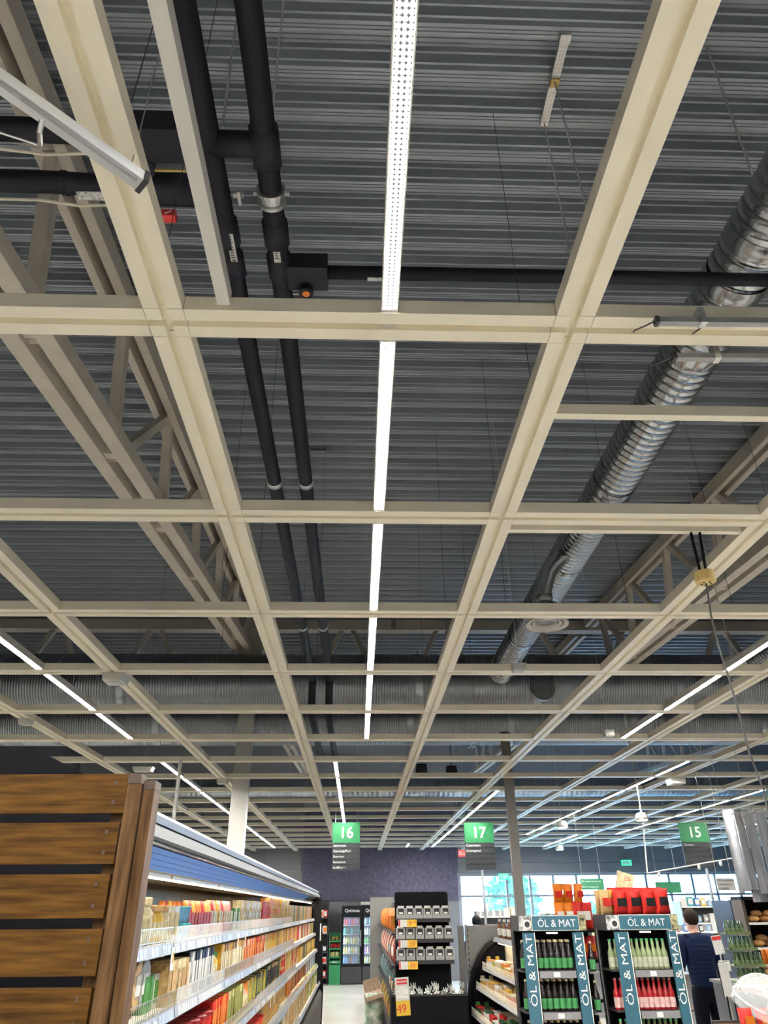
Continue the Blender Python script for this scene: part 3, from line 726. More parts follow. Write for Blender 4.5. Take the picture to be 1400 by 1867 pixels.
for (px, py, lab) in ((918, 1598, 'lit green exit sign over the window with the tree'), (1142, 1573, 'lit green exit sign on the grey wall above the red bags')):
    p = at(px, py, Y=24.15)
    t = thing('exit_sign', lab, 'exit sign', p)
    part('light_box', MB().box(-.15, .15, -.03, .05, -.08, .08), 'exit_lit', t, local=True)
    part('door_symbol', MB().box(-.12, -.06, -.034, -.029, -.05, .05).box(-.02, .04, -.034, -.029, -.05, .05), 'white_text', t, local=True)
    part('running_man', MB().box(.07, .11, -.034, -.029, -.05, .02).box(.075, .105, -.034, -.029, .028, .05), 'white_text', t, local=True)
    part('bracket', MB().box(-.02, .02, .05, .13, -.02, .1), 'mid_grey', t, local=True)

_OW = 'first second third fourth fifth sixth seventh eighth ninth tenth eleventh twelfth'.split()
def ordw(n): return _OW[n] if n < 12 else '%d%s' % (n+1, {1: 'st', 2: 'nd', 3: 'rd'}.get((n+1) % 10, 'th') if not 10 < n+1 < 20 else 'th')
NTH = {}
def nth(*k): NTH[k] = NTH.get(k, -1)+1; return ordw(NTH[k])
# ================================================================== GOODS: prototypes share their meshes
def pmat(col, gloss=.35, prn=.25):
    return mat('goods_%d_%d_%d' % tuple(int(c*99) for c in col), tuple(c**1.2*.68 for c in col), gloss+.15, noise=prn, nscale=60, spec=.2)
PAL = dict(yellow=(.72,.50,.10), tan=(.62,.42,.20), gold=(.70,.42,.06), red=(.62,.04,.03), dred=(.28,.015,.02), orange=(.75,.25,.03), pink=(.72,.40,.32), white=(.75,.74,.70),
           cream=(.74,.66,.44), green=(.10,.30,.07), dgreen=(.03,.11,.05), navy=(.03,.05,.11), blue=(.08,.20,.50), black=(.02,.02,.022), brown=(.22,.11,.05), teal=(.08,.40,.42), olive=(.36,.36,.10),
           grey=(.42,.42,.40), lime=(.42,.50,.10), sky=(.25,.50,.75), purple=(.25,.08,.30))
CACHE = {}
def soft(w_, d_, h_, nx=5, nz=6, top=.25):
    """pillow shaped bag standing on z=0, facing -y"""
    b = MB(); vs = []
    for side in (-1, 1):
        for j in range(nz+1):
            v = j/nz
            for i in range(nx+1):
                u = i/nx
                t = math.sin(math.pi*u)**.6*(math.sin(math.pi*min(1, v*(1-top*.5)+.12)))**.7
                if v > .93: t = .06
                squeeze = 1-.08*math.sin(math.pi*v)
                vs.append(((u-.5)*w_*squeeze, side*d_*.5*t, v*h_))
    n = (nx+1)*(nz+1); fs = []
    for s_ in (0, 1):
        for j in range(nz):
            for i in range(nx):
                a = s_*n+j*(nx+1)+i
                fs.append((a, a+1, a+nx+2, a+nx+1) if s_ == 0 else (a, a+nx+1, a+nx+2, a+1))
    for j in range(nz):
        for i in (0, nx):
            a = j*(nx+1)+i; fs.append((a, a+nx+1, n+a+nx+1, n+a))
    for i in range(nx): fs.append((i, n+i, n+i+1, i+1)); fs.append((nz*(nx+1)+i, nz*(nx+1)+i+1, n+nz*(nx+1)+i+1, n+nz*(nx+1)+i))
    return b.add(vs, fs)
def chamfer(b, w_, d_, h_, c=.006, z=0):
    x, y = w_/2, d_/2
    poly = [(-x+c,-y),(x-c,-y),(x,-y+c),(x,y-c),(x-c,y),(-x+c,y),(-x,y-c),(-x,-y+c)]
    return b.prism(poly, z, z+h_, 'z')
def goods(kind, col, col2='white'):
    k = (kind, col, col2)
    if k in CACHE: return CACHE[k]
    c = pmat(PAL[col]); c2 = pmat(PAL[col2], .4, .45)
    if kind == 'jar':
        ps = [('jar', MB().lathe([(.036,0),(.039,.008),(.039,.072),(.030,.085),(.030,.09)], 12), c, True),
              ('lid', MB().lathe([(.033,.088),(.034,.092),(.034,.104),(.031,.107)], 12), c2, False),
              ('label', MB().lathe([(.0397,.02),(.0397,.06)], 12, caps=False), pmat(PAL['cream'], .5, .5), True)]
    elif kind == 'carton':
        ps = [('carton', chamfer(MB(), .068, .05, .11), c, False), ('print_panel', MB().box(-.026, .026, -.0265, -.0245, .02, .09), c2, False)]
    elif kind == 'tub':
        ps = [('tub', MB().lathe([(.034,0),(.042,.05),(.044,.055)], 12), c, False), ('lid', MB().lathe([(.046,.055),(.046,.062),(.042,.065)], 12), c2, False)]
    elif kind == 'bucket':
        ps = [('bucket', MB().lathe([(.045,0),(.052,.09),(.054,.092)], 12), c, False), ('lid', MB().lathe([(.056,.092),(.056,.10),(.05,.103)], 12), c2, False)]
    elif kind == 'pouch':
        ps = [('pouch', soft(.10, .045, .14), c, True), ('print_panel', MB().box(-.03, .03, -.0245, -.0215, .04, .095), c2, False)]
    elif kind == 'slab':
        ps = [('pack', chamfer(MB(), .022, .10, .13, .004), c, False), ('label', MB().box(-.0118, .0118, -.052, -.0495, .03, .10), c2, False)]
    elif kind == 'block':
        ps = [('wrapped_block', chamfer(MB(), .085, .07, .055, .008), c, False), ('label', MB().box(-.03, .03, -.0365, -.0345, .01, .045), c2, False)]
    elif kind == 'wedge':
        ps = [('wedge_pack', MB().prism([(-.05,0),(.05,0),(.045,.05),(-.045,.085)], -.04, .04, 'y'), c, False), ('label', MB().box(-.025, .025, -.042, -.0395, .01, .045), c2, False)]
    elif kind == 'disc':
        ps = [('clamshell', MB().tube([(0,-.02,.075),(0,.0,.075),(0,.02,.075)], [.06,.072,.06], 16), c, False), ('label', MB().box(-.03,.03,-.0225,-.0195,.05,.10), c2, False)]
    elif kind == 'bottle_small':
        ps = [('bottle', MB().lathe([(.024,0),(.026,.005),(.026,.08),(.012,.105),(.012,.118)], 10), c, True), ('cap', MB().lathe([(.0145,.118),(.0145,.136)], 10), c2, False), ('label', MB().lathe([(.0266,.02),(.0266,.07)], 10, caps=False), pmat(PAL['white'], .5, .4), True)]
    elif kind == 'can':
        ps = [('can', MB().lathe([(.028,0),(.033,.008),(.033,.105),(.027,.115)], 12), c, True), ('lid', MB().lathe([(.027,.115),(.027,.117)], 12), 'steel', False)]
    elif kind == 'bag':
        ps = [('bag', soft(.20, .12, .27), c, True), ('print_panel', MB().box(-.06, .06, -.063, -.057, .09, .18), c2, False)]
    elif kind == 'box':
        ps = [('box', chamfer(MB(), .12, .09, .16, .004), c, False), ('print_panel', MB().box(-.045, .045, -.047, -.0445, .03, .13), c2, False)]
    CACHE[k] = [(nm, b.mesh(nm, m_, sm)) for nm, b, m_, sm in ps]
    return CACHE[k]
def put(kind, col, col2, loc, rotz, label, cat, group, name=None, tilt=0.0, sc_=1.0, parts=True):
    ms = goods(kind, col, col2)
    o = link(name or ms[0][0], ms[0][1], None, loc, (tilt, 0, rotz)); o.scale = (sc_,)*3 if not isinstance(sc_, tuple) else sc_
    tag(o, label, cat, group)
    if parts:
        for nm, me in ms[1:]: link(nm, me, o, local=True)
    return o

# ================================================================== WOODEN SLATTED TOWER (front left)
CY = 1.7
cr = thing('slatted_crate', 'brown wooden slatted crate tower in the lower left foreground', 'crate', (-.8, CY, 0))
zt_ = 2.048
k = 0
me_slat = {}
while zt_-k*.1003 > .1:
    z1_ = zt_-k*.1003; z0_ = z1_-.081
    jx = ((k*37) % 5)*.0012
    xr = -.517-.0006*k
    part('slat', MB().box(-1.35, xr-jx, CY, CY+.016, z0_, z1_), 'wood', cr)
    for s_ in (0, 1): part('nail', MB().box(xr-.028-jx, xr-.022-jx, CY-.0015, CY+.001, z0_+.018+s_*.04, z0_+.026+s_*.04), 'wood_end', cr)
    k += 1
part('post', MB().box(-.516, -.488, CY+.0, CY+.045, .0, 2.046), 'wood_post', cr)
part('post', MB().box(-.484, -.460, CY+.018, CY+.07, .0, 2.034), 'wood_post', cr)
part('post_end', MB().box(-.5165, -.4875, CY-.001, CY+.046, 2.028, 2.049), 'wood_end', cr)
part('post_end', MB().box(-.4845, -.4595, CY+.017, CY+.071, 2.018, 2.037), 'wood_end', cr)
part('inner_batten', MB().box(-.548, -.520, CY+.017, CY+.04, .0, 2.04), 'wood_post', cr)
part('post', MB().box(-1.36, -1.32, CY+.017, CY+.06, .0, 2.046), 'wood_post', cr)

# ================================================================== LONG CHILLED CASE (left)
KY0, KY1 = 2.32, 15.3
kc = thing('chilled_case', 'long open chilled case with four shelves of cheese along the left aisle', 'chilled case', (-1.1, 8.8, 0))
part('base', MB().prism([(-1.7, 0), (-.66, 0), (-.62, .1), (-.62, .50), (-.66, .56), (-1.7, .56)], KY0, KY1, 'y'), 'case_dark', kc)
part('back_panel', MB().box(-1.58, -1.50, KY0+.05, KY1-.05, .56, 2.0), 'case_cream', kc)
y_ = KY0+.3
while y_ < KY1-.6:
    part('back_plate', MB().box(-1.499, -1.47, y_, min(KY1-.08, y_+.58), 1.66, 1.90), 'case_cream', kc); y_ += .6
part('canopy', MB().prism([(-1.7, 1.96), (-.86, 1.96), (-.755, 1.99), (-.755, 2.06), (-.78, 2.085), (-1.7, 2.15)], KY0, KY1, 'y'), 'case_dark', kc)
part('canopy_edge', MB().prism([(-.80, 2.075), (-.735, 2.062), (-.728, 2.085), (-.75, 2.105), (-.80, 2.11)], KY0, KY1, 'y'), 'mid_grey', kc)
part('fascia', MB().prism([(-.750, 2.056), (-.722, 2.050), (-.700, 2.006), (-.712, 1.998), (-.752, 2.00)], KY0, KY1, 'y'), 'case_steel', kc)
part('fascia_trim', MB().prism([(-.752, 2.001), (-.712, 1.999), (-.706, 1.985), (-.752, 1.984)], KY0, KY1, 'y'), 'black_gloss', kc)
for q in range(4):
    part('night_blind', MB().prism([(-.745-.024*q, 1.984-.0145*q), (-.728-.024*q, 1.982-.0145*q), (-.752-.024*q, 1.9685-.0145*q), (-.768-.024*q, 1.9700-.0145*q)], KY0+.02, KY1-2.8, 'y'), 'blue_blind', kc)
part('light_shelf', MB().prism([(-.835, 1.938), (-.825, 1.924), (-1.12, 1.912), (-1.12, 1.938)], KY0+.02, KY1-.03, 'y'), 'case_cream', kc)
nl = 10; seg = (KY1-KY0-.3)/nl
for q in range(nl):
    ya = KY0+.1+q*seg
    part('lamp_holder', MB().box(-.885, -.845, ya-.01, ya+seg-.05, 1.906, 1.922), 'case_cream', kc); part('lamp_tube', MB().box(-.880, -.850, ya, ya+seg-.06, 1.902, 1.9055), 'led_case', kc)
part('end_panel', MB().prism([(-1.7, 0), (-.63, 0), (-.60, .55), (-.705, 1.95), (-.735, 2.1), (-1.0, 2.22), (-1.7, 2.24)], KY0-.03, KY0, 'y'), 'black', kc)
part('end_panel', MB().prism([(-1.7, 0), (-.61, 0), (-.60, .55), (-.66, 1.6), (-.69, 2.03), (-.74, 2.1), (-1.7, 2.16)], KY1, KY1+.03, 'y'), 'black_gloss', kc)
SH = [(-.80, 1.635), (-.765, 1.405), (-.725, 1.155), (-.705, .91), (-.66, .66)]
me_bar_cache = {}
for si, (xf, z) in enumerate(SH):
    n_ = 10; sg = (KY1-KY0-.1)/n_
    for q in range(n_):
        ya = KY0+.05+q*sg; yb = ya+sg-.012
        dz_ = 0 if si < 4 else -.042
        part('shelf_board', MB().box(-1.46, xf-.012, ya, yb, z+.008+dz_, z+.022+dz_), 'case_cream', kc)
        rl_ = MB().prism([(xf-.012, z+.026), (xf-.002, z+.026), (xf+.006, z-.016), (xf-.006, z-.018)], ya, yb, 'y')
        part('price_rail', rl_, 'mid_grey', kc)
        tb = MB(); yy = ya+.02; rnd = random.Random(si*31+q)
        while yy < yb-.06:
            w2 = rnd.choice((.03, .035, .05))
            if rnd.random() < .75: tb.add([(xf+.0005, yy, z+.020), (xf+.0005, yy+w2, z+.020), (xf+.0068, yy+w2, z-.012), (xf+.0068, yy, z-.012)], [(0,1,2,3)])
            yy += w2+.012
        part('price_labels', tb, mat('label_%d' % (q % 2), ((.30,.36,.45), (.48,.48,.46))[q % 2], .5, noise=.4, nscale=70), kc, kind='stuff')
        # wire guard
        gb = MB(); zz = z+.022
        for hz in (.012, .06): gb.box(xf-.0055, xf-.0025, ya+.01, yb-.01, zz+hz, zz+hz+.003)
        yy = ya+.012
        while yy < yb-.01: gb.box(xf-.0052, xf-.0028, yy, yy+.0025, zz, zz+.062); yy += .03
        if q < 6: part('wire_guard', gb, 'steel', kc)
        if q in (1, 3, 4): part('clear_front', MB().box(xf-.0015, xf+.0005, ya+.02, yb-.02, zz, zz+.065), 'acrylic', kc)
for (y_, si, lab) in ((3.62, 0, 'w'), (5.55, 0, 'w'), (5.9, 0, 'w'), (3.05, 1, 'w'), (3.3, 1, 'w'), (7.2, 2, 'w'), (7.5, 2, 'w')):
    xf, z = SH[si]
    t = part('price_flag', MB().bar((xf+.008, y_, z-.075), (xf+.008, y_, z+.01), .052, .002, (1,0,0)), 'paper', kc)
    part('price_flag', MB().bar((xf+.0095, y_+.008, z-.05), (xf+.0095, y_+.008, z-.01), .02, .002, (1,0,0)), pmat(PAL['gold']), kc)
part('hang_card', MB().box(-.655, -.650, KY1-.75, KY1-.45, 1.32, 1.58), 'paper_print', kc)

SHELF = ['top', 'second', 'third', 'fourth', 'bottom']
KN = dict(jar='jar', carton='carton', tub='tub', bucket='tub', pouch='pouch', slab='flat pack', block='wrapped cheese block', wedge='cheese wedge', disc='round pack', bottle_small='bottle', box='box')
STEP = dict(jar=.085, carton=.074, tub=.098, bucket=.118, pouch=.09, slab=.034, block=.095, wedge=.105, disc=.075, bottle_small=.060, box=.125)
WORD = dict(tan='tan', gold='golden', dred='dark red', dgreen='dark green', navy='navy', olive='olive')
def fill(si, ya, yb, kind, cols, col2='white', depth=1, stack=1, sc_=1.0, tilt=0.0, jit=.004):
    xf, z = SH[si]; zb = z+.0225 if si < 4 else z-.02
    f_ = (1.3, 1.25, 1.25, 1.1, 1.0)[si] if yb < 9.3 or kind != 'box' else 1.12
    sc_ = tuple(v*f_ for v in sc_) if isinstance(sc_, tuple) else sc_*f_
    if isinstance(sc_, tuple): sc_ = (sc_[0]*.8, sc_[1], sc_[2])
    y = ya; n = 0; st_ = STEP[kind]*(sc_ if not isinstance(sc_, tuple) else sc_[0])
    hgt = dict(block=.0555, tub=.066, bucket=.104, box=.1605, carton=.1105).get(kind, .12)*(sc_ if not isinstance(sc_, tuple) else sc_[2])
    while y < yb:
        col = cols[n % len(cols)] if n % 7 else random.choice(cols)
        for dd in range(depth):
            for s_ in range(stack):
                lay = ', back row' if dd else (', %s layer' % ['bottom', 'second', 'third', 'fourth'][s_] if stack > 1 else '')
                lab = '%s %s %s from near end%s, %s shelf, long chilled case' % (nth(si, KN[kind], col, dd, s_), WORD.get(col, col), KN[kind].replace('wrapped ', ''), lay, SHELF[si])
                put(kind, col, col2, (xf-.065-.03*(sc_ if not isinstance(sc_, tuple) else sc_[1])-dd*.12+random.uniform(-.004, .004), y+st_/2, zb+s_*hgt), R(90)+random.uniform(-.08, .08), lab, KN[kind].split()[-1], '%s %ss, %s shelf' % (WORD.get(col, col), KN[kind], SHELF[si]), name=('cheese_block' if si > 2 else None) if kind == 'block' else None, tilt=tilt, sc_=sc_, parts=(y < 9 and dd == 0))
        y += st_+random.uniform(0, jit); n += 1
# top shelf
fill(0, 2.45, 3.18, 'pouch', ['white', 'grey', 'blue', 'white'], 'blue', depth=2, sc_=(.8, 1, .62))
fill(0, 3.20, 3.42, 'jar', ['yellow', 'cream'], 'cream', depth=2, sc_=1.25)
fill(0, 3.44, 3.72, 'jar', ['cream', 'yellow'], 'tan', depth=2, sc_=1.05)
fill(0, 3.74, 4.02, 'carton', ['white', 'cream', 'white'], 'yellow', depth=2)
fill(0, 4.03, 4.22, 'tub', ['white', 'sky'], 'teal', depth=1, stack=2, sc_=.85)
fill(0, 4.24, 4.85, 'pouch', ['orange', 'red', 'yellow', 'orange'], 'red', depth=2, sc_=(.9, 1, .95))
fill(0, 4.88, 5.75, 'pouch', ['pink', 'red', 'pink', 'gold'], 'cream', depth=2, sc_=(.95, 1, 1))
fill(0, 5.78, 6.1, 'carton', ['green', 'cream'], 'white', depth=1)
fill(0, 6.12, 7.3, 'block', ['cream', 'yellow', 'cream'], 'white', depth=1, stack=3, sc_=.9)
fill(0, 7.32, 7.9, 'box', ['red', 'orange'], 'red', sc_=.95)
fill(0, 7.95, 10.2, 'block', ['gold', 'yellow', 'tan', 'cream'], 'orange', stack=3, sc_=1.1)
fill(0, 10.3, 15.1, 'box', ['cream', 'yellow', 'orange', 'white', 'green', 'tan'], 'cream', sc_=1.05)
# second shelf
fill(1, 2.45, 2.80, 'bottle_small', ['white', 'white'], 'blue', depth=2, sc_=1.1)
fill(1, 2.82, 3.35, 'disc', ['grey', 'tan', 'grey'], 'white', depth=2, sc_=1.1)
fill(1, 3.38, 3.6, 'carton', ['white', 'green'], 'green', depth=1, sc_=.9)
fill(1, 3.62, 4.05, 'slab', ['tan', 'tan', 'cream'], 'tan', depth=2, tilt=.0, sc_=(1.2, 1, 1))
fill(1, 4.07, 4.75, 'slab', ['navy', 'white', 'navy', 'black'], 'white', depth=1, sc_=(1.5, 1, 1.1))
fill(1, 4.77, 5.0, 'jar', ['olive', 'yellow'], 'green', depth=1, sc_=1.1)
fill(1, 5.02, 5.9, 'slab', ['brown', 'tan', 'brown', 'gold'], 'cream', depth=1, sc_=(1.4, 1, 1.1))
fill(1, 5.92, 7.2, 'slab', ['pink', 'orange', 'black', 'red', 'cream'], 'orange', depth=1, sc_=(1.7, 1, 1.05))
fill(1, 7.25, 8.6, 'carton', ['tan', 'orange', 'gold', 'white'], 'yellow', depth=1, sc_=1.2)
fill(1, 8.65, 11.6, 'box', ['tan', 'gold', 'yellow', 'cream', 'red'], 'gold', sc_=.95)
fill(1, 11.7, 15.1, 'box', ['green', 'white', 'tan', 'red', 'olive'], 'white', sc_=.95)
# third shelf
fill(2, 3.1, 4.6, 'bucket', ['dred', 'dred', 'red'], 'dred', depth=2, sc_=1.15)
fill(2, 4.62, 5.1, 'slab', ['orange', 'red'], 'orange', sc_=(1.5, 1, 1.1))
fill(2, 5.12, 5.8, 'slab', ['olive', 'cream', 'olive'], 'olive', sc_=(1.6, 1, 1.1))
fill(2, 5.82, 6.1, 'jar', ['orange', 'pink'], 'orange', sc_=1.2)
fill(2, 6.12, 7.4, 'carton', ['dgreen', 'yellow', 'navy', 'yellow'], 'olive', sc_=1.15)
fill(2, 7.45, 8.6, 'carton', ['black', 'dgreen', 'tan'], 'black', sc_=1.2)
fill(2, 8.65, 11.2, 'block', ['cream', 'tan', 'yellow', 'red'], 'red', stack=3, sc_=1.15)
fill(2, 11.3, 15.1, 'box', ['navy', 'tan', 'yellow', 'olive', 'gold'], 'white', sc_=.95)
# fourth and bottom
fill(3, 5.0, 7.0, 'bucket', ['red', 'orange', 'tan'], 'red', sc_=1.1)
fill(3, 7.0, 9.2, 'block', ['tan', 'tan', 'gold'], 'tan', stack=3, sc_=1.3)
fill(3, 9.3, 12.5, 'box', ['brown', 'red', 'tan', 'orange'], 'cream', sc_=.95)
fill(3, 12.6, 15.1, 'box', ['white', 'sky', 'navy', 'white'], 'blue', sc_=.95)
fill(4, 8.5, 12.0, 'block', ['tan', 'cream', 'tan'], 'white', stack=4, sc_=1.5)
fill(4, 12.1, 15.1, 'block', ['lime', 'yellow', 'white', 'lime'], 'yellow', stack=4, sc_=1.4)

# ================================================================== BLACK END GONDOLA with grey boxes
GY = 11.0
gd = thing('end_gondola', 'black end-of-aisle gondola with three shelves above a black bin', 'gondola', (.9, GY, 0))
part('back_panel', MB().box(.535, 1.245, GY+.30, GY+.34, .0, 2.0), 'black', gd)
for x in (.52, 1.245): 
    part('upright', MB().box(x, x+.018, GY+.28, GY+.36, 0, 2.0), 'dark_grey', gd)
    part('upright_slots', MB().box(x-.0015, x+.0195, GY+.276, GY+.281, .9, 1.98), 'black', gd)
part('bin', MB().prism([(GY-.25, 0), (GY-.25, .835), (GY-.23, .835), (GY-.23, .6), (GY+.28, .6), (GY+.28, 0)], .435, 1.40, 'x'), 'black', gd)
part('bin_side', MB().box(.435, .45, GY-.23, GY+.28, .6, .845), 'black', gd); part('bin_side', MB().box(1.385, 1.40, GY-.23, GY+.28, .6, .845), 'black', gd)
part('bin_edge', MB().box(.43, 1.405, GY-.26, GY-.245, .83, .85), 'dark_grey', gd)
shz = [1.675, 1.44, 1.20]; price = [('9', '99'), ('30', '-'), ('38', '5')]
for k, z in enumerate(shz):
    x0_, x1_ = (.53, 1.25) if k == 0 else (.52, 1.28)
    part('shelf', MB().box(x0_, x1_, GY-.03, GY+.30, z-.012, z), 'dark_grey', gd)
    part('shelf_rail', MB().box(x0_, x1_, GY-.045, GY-.03, z-.04, z+.004), 'dark_grey', gd)
    tk = part('price_card', MB().box(.55, .55+.245, GY-.052, GY-.047, z-.095, z-.008), 'paper', gd, label='white and yellow price card')
    o = part('yellow_field', MB().box(.665, .795, GY-.0535, GY-.051, z-.095, z-.008), mat('price_yellow', (.60, .38, .02), .5, noise=.03), tk); o.matrix_parent_inverse = Matrix.Identity(4)
    o = part('red_band', MB().box(.553, .572, GY-.0535, GY-.051, z-.09, z-.012), 'red', tk); o.matrix_parent_inverse = Matrix.Identity(4)
    text('price', price[k][0], .075, (.69, GY-.055, z-.052), tk, 'red', align='LEFT').matrix_parent_inverse = Matrix.Identity(4)
    text('price', price[k][1], .038, (.75 if k == 0 else .768, GY-.055, z-.04), tk, 'red', align='LEFT').matrix_parent_inverse = Matrix.Identity(4)
    for q in range(6):
        x = x0_+.06+q*(x1_-x0_-.115)/5
        o = link('display_box', chamfer(MB(), .118, .10, .128, .004).mesh('display_box', 'silver_box') if (k, q) == (0, 0) else box_me, None, (x, GY+.045, z+.0005)); box_me = o.data
        tag(o, '%s silver grey gift box from left, %s shelf of the black end gondola' % (ordw(q), ['top', 'middle', 'lowest'][k]), 'box', 'grey boxes, %s gondola shelf' % ['top', 'middle', 'lowest'][k])
        if (k, q) == (0, 0):
            lm = MB().box(-.038, .038, -.0525, -.0495, .05, .12).mesh('label', 'dark_grey'); lm2 = MB().box(-.026, .026, -.0545, -.052, .055, .078).mesh('label_text', 'paper_print'); tm = chamfer(MB(), .085, .07, .024, .01, .128).mesh('bow', 'paper')
        lo_ = link('label', lm, o, local=True); link('label_text', lm2, lo_, local=True); link('bow', tm, o, local=True)
pcard = thing('price_poster', 'white and yellow price poster reading 49 hung on the black bin', 'price sign', (.50, GY-.27, .63))
pcard.rotation_euler = (0, R(-3), 0)
part('sheet', MB().box(0, .175, -.004, 0, 0, .40), 'paper', pcard, local=True)
part('yellow_field', MB().box(0, .175, -.006, -.003, 0, .155), 'price_yellow', pcard, local=True)
for z in (.36, .325): part('red_band', MB().box(.02, .155, -.006, -.003, z, z+.022), 'red', pcard, local=True)
part('product_print', MB().box(.015, .16, -.006, -.003, .18, .30), 'paper_print', pcard, local=True)
text('price', '49', .125, (.068, -.008, .07), pcard, 'red', local=True); text('price', '-', .06, (.155, -.008, .10), pcard, 'red', local=True)
# shiny jars piled in the bin
for q in range(26):
    i = q % 9; r_ = q//9
    x = .49+i*.105+(.03 if r_ % 2 else 0); yy = GY-.17+r_*.15
    if x > 1.36: continue
    z = .6005
    if q == 0:
        jm = MB().lathe([(.044,0),(.048,.02),(.048,.14),(.036,.17),(.036,.176)], 14).mesh('glass_jar', 'chrome', True); jb_ = MB().lathe([(.0486,.05),(.0486,.10)], 14, caps=False).mesh('band', 'black', True)
        jl = MB().lathe([(.039,.176),(.04,.195),(.012,.203),(.02,.22),(.014,.235)], 12).mesh('knob_lid', 'chrome', True); jf = MB()
        for a in range(9): jf.bar((0, 0, .20), (.035*math.cos(a*.7), .035*math.sin(a*.7), .25+.01*(a % 3)), .006, .006)
        jf = jf.mesh('ribbon', 'paper')
    o = link('lidded_jar', jm, None, (x, yy, z)); o.scale = (1, 1, 1.12+.1*(q % 3))
    tag(o, '%s shiny lidded jar from left, %s row in the black bin' % (ordw(i), ['front', 'middle', 'back'][r_]), 'jar', 'shiny jars in the black bin')
    link('band', jb_, o, local=True); link('knob_lid', jl, o, local=True)
    if q % 2: link('ribbon', jf, o, local=True)
# gondola run behind it, goods facing the aisle
gr = thing('aisle_gondola', 'dark gondola run behind the end display, facing the aisle floor', 'gondola', (.9, 13, 0))
part('back_panel', MB().box(.85, .90, GY+.42, 19.0, 0, 1.95), 'dark_grey', gr)
for z in (.25, .7, 1.12, 1.5): part('shelf', MB().box(.48, .85, GY+.42, 19.0, z-.02, z), 'dark_grey', gr)
part('plinth', MB().box(.48, 1.28, GY+.42, 19.0, 0, .12), 'black', gr)
part('end_panel', MB().box(.30, .85, 19.0, 19.03, 0, 2.05), 'grey_panel', gr)
rows = [(1.5, [('orange', 'yellow'), ('gold', 'red'), ('red', 'yellow'), ('orange', 'red')], 'top'), (1.12, [('red', 'white'), ('dred', 'white'), ('white', 'teal'), ('tan', 'orange')], 'second'),
        (.7, [('grey', 'orange'), ('black', 'white'), ('teal', 'white'), ('navy', 'grey')], 'third'), (.25, [('green', 'white'), ('yellow', 'red'), ('olive', 'white'), ('red', 'yellow')], 'bottom')]
for z, cl, nm in rows:
    y = GY+.56; n = 0
    while y < 17.5:
        c1, c2 = cl[n % len(cl)]
        put('bag', c1, c2, (.56, y, z+.0005), R(-90)+random.uniform(-.2, .2), '%s crisp bag from the near end, a %s one, %s shelf facing the aisle' % (ordw(n), WORD.get(c1, c1), nm), 'bag', '%s bags, %s aisle shelf' % (c1, nm), name='snack_bag', sc_=(1, 1, 1.15), parts=(n < 8))
        y += .225; n += 1
# carton bin with sacks standing by it
BX, BY = .29, 14.5
mat('card', (.45, .33, .24), .7, noise=.1)
cb = thing('carton_bin', 'open cardboard tray with dividers tilted on a sack beside the gondola', 'carton', (BX, BY, .52))
cb.rotation_euler = (R(12), R(-14), 0)
part('tray', MB().box(-.15, .15, -.2, .2, 0, .012).box(-.15, -.14, -.2, .2, .012, .13).box(.14, .15, -.2, .2, .012, .13).box(-.14, .14, .19, .2, .012, .20).box(-.14, .14, -.2, -.19, .012, .06), 'card', cb, local=True)
for q in range(3): part('divider', MB().box(-.08+.075*q, -.075+.075*q, -.19, .19, .012, .11), 'card', cb, local=True)
o = link('sack', soft(.34, .34, .50).mesh('sack', mat('sack', (.03, .17, .07), .5, noise=.2, nscale=9, col2=(.60, .62, .55)), True), None, (BX, BY-.02, .0605)); tag(o, 'green and white printed sack under the cardboard tray', 'sack')
solo('low_dolly', MB().box(BX-.17, BX+.15, BY-.2, BY+.2, 0.012, .06).box(BX-.15, BX-.11, BY-.18, BY-.14, 0, .012).box(BX+.09, BX+.13, BY-.18, BY-.14, 0, .012).box(BX-.15, BX-.11, BY+.14, BY+.18, 0, .012).box(BX+.09, BX+.13, BY+.14, BY+.18, 0, .012), 'mid_grey', 'low grey dolly under the green and white sack', 'dolly')

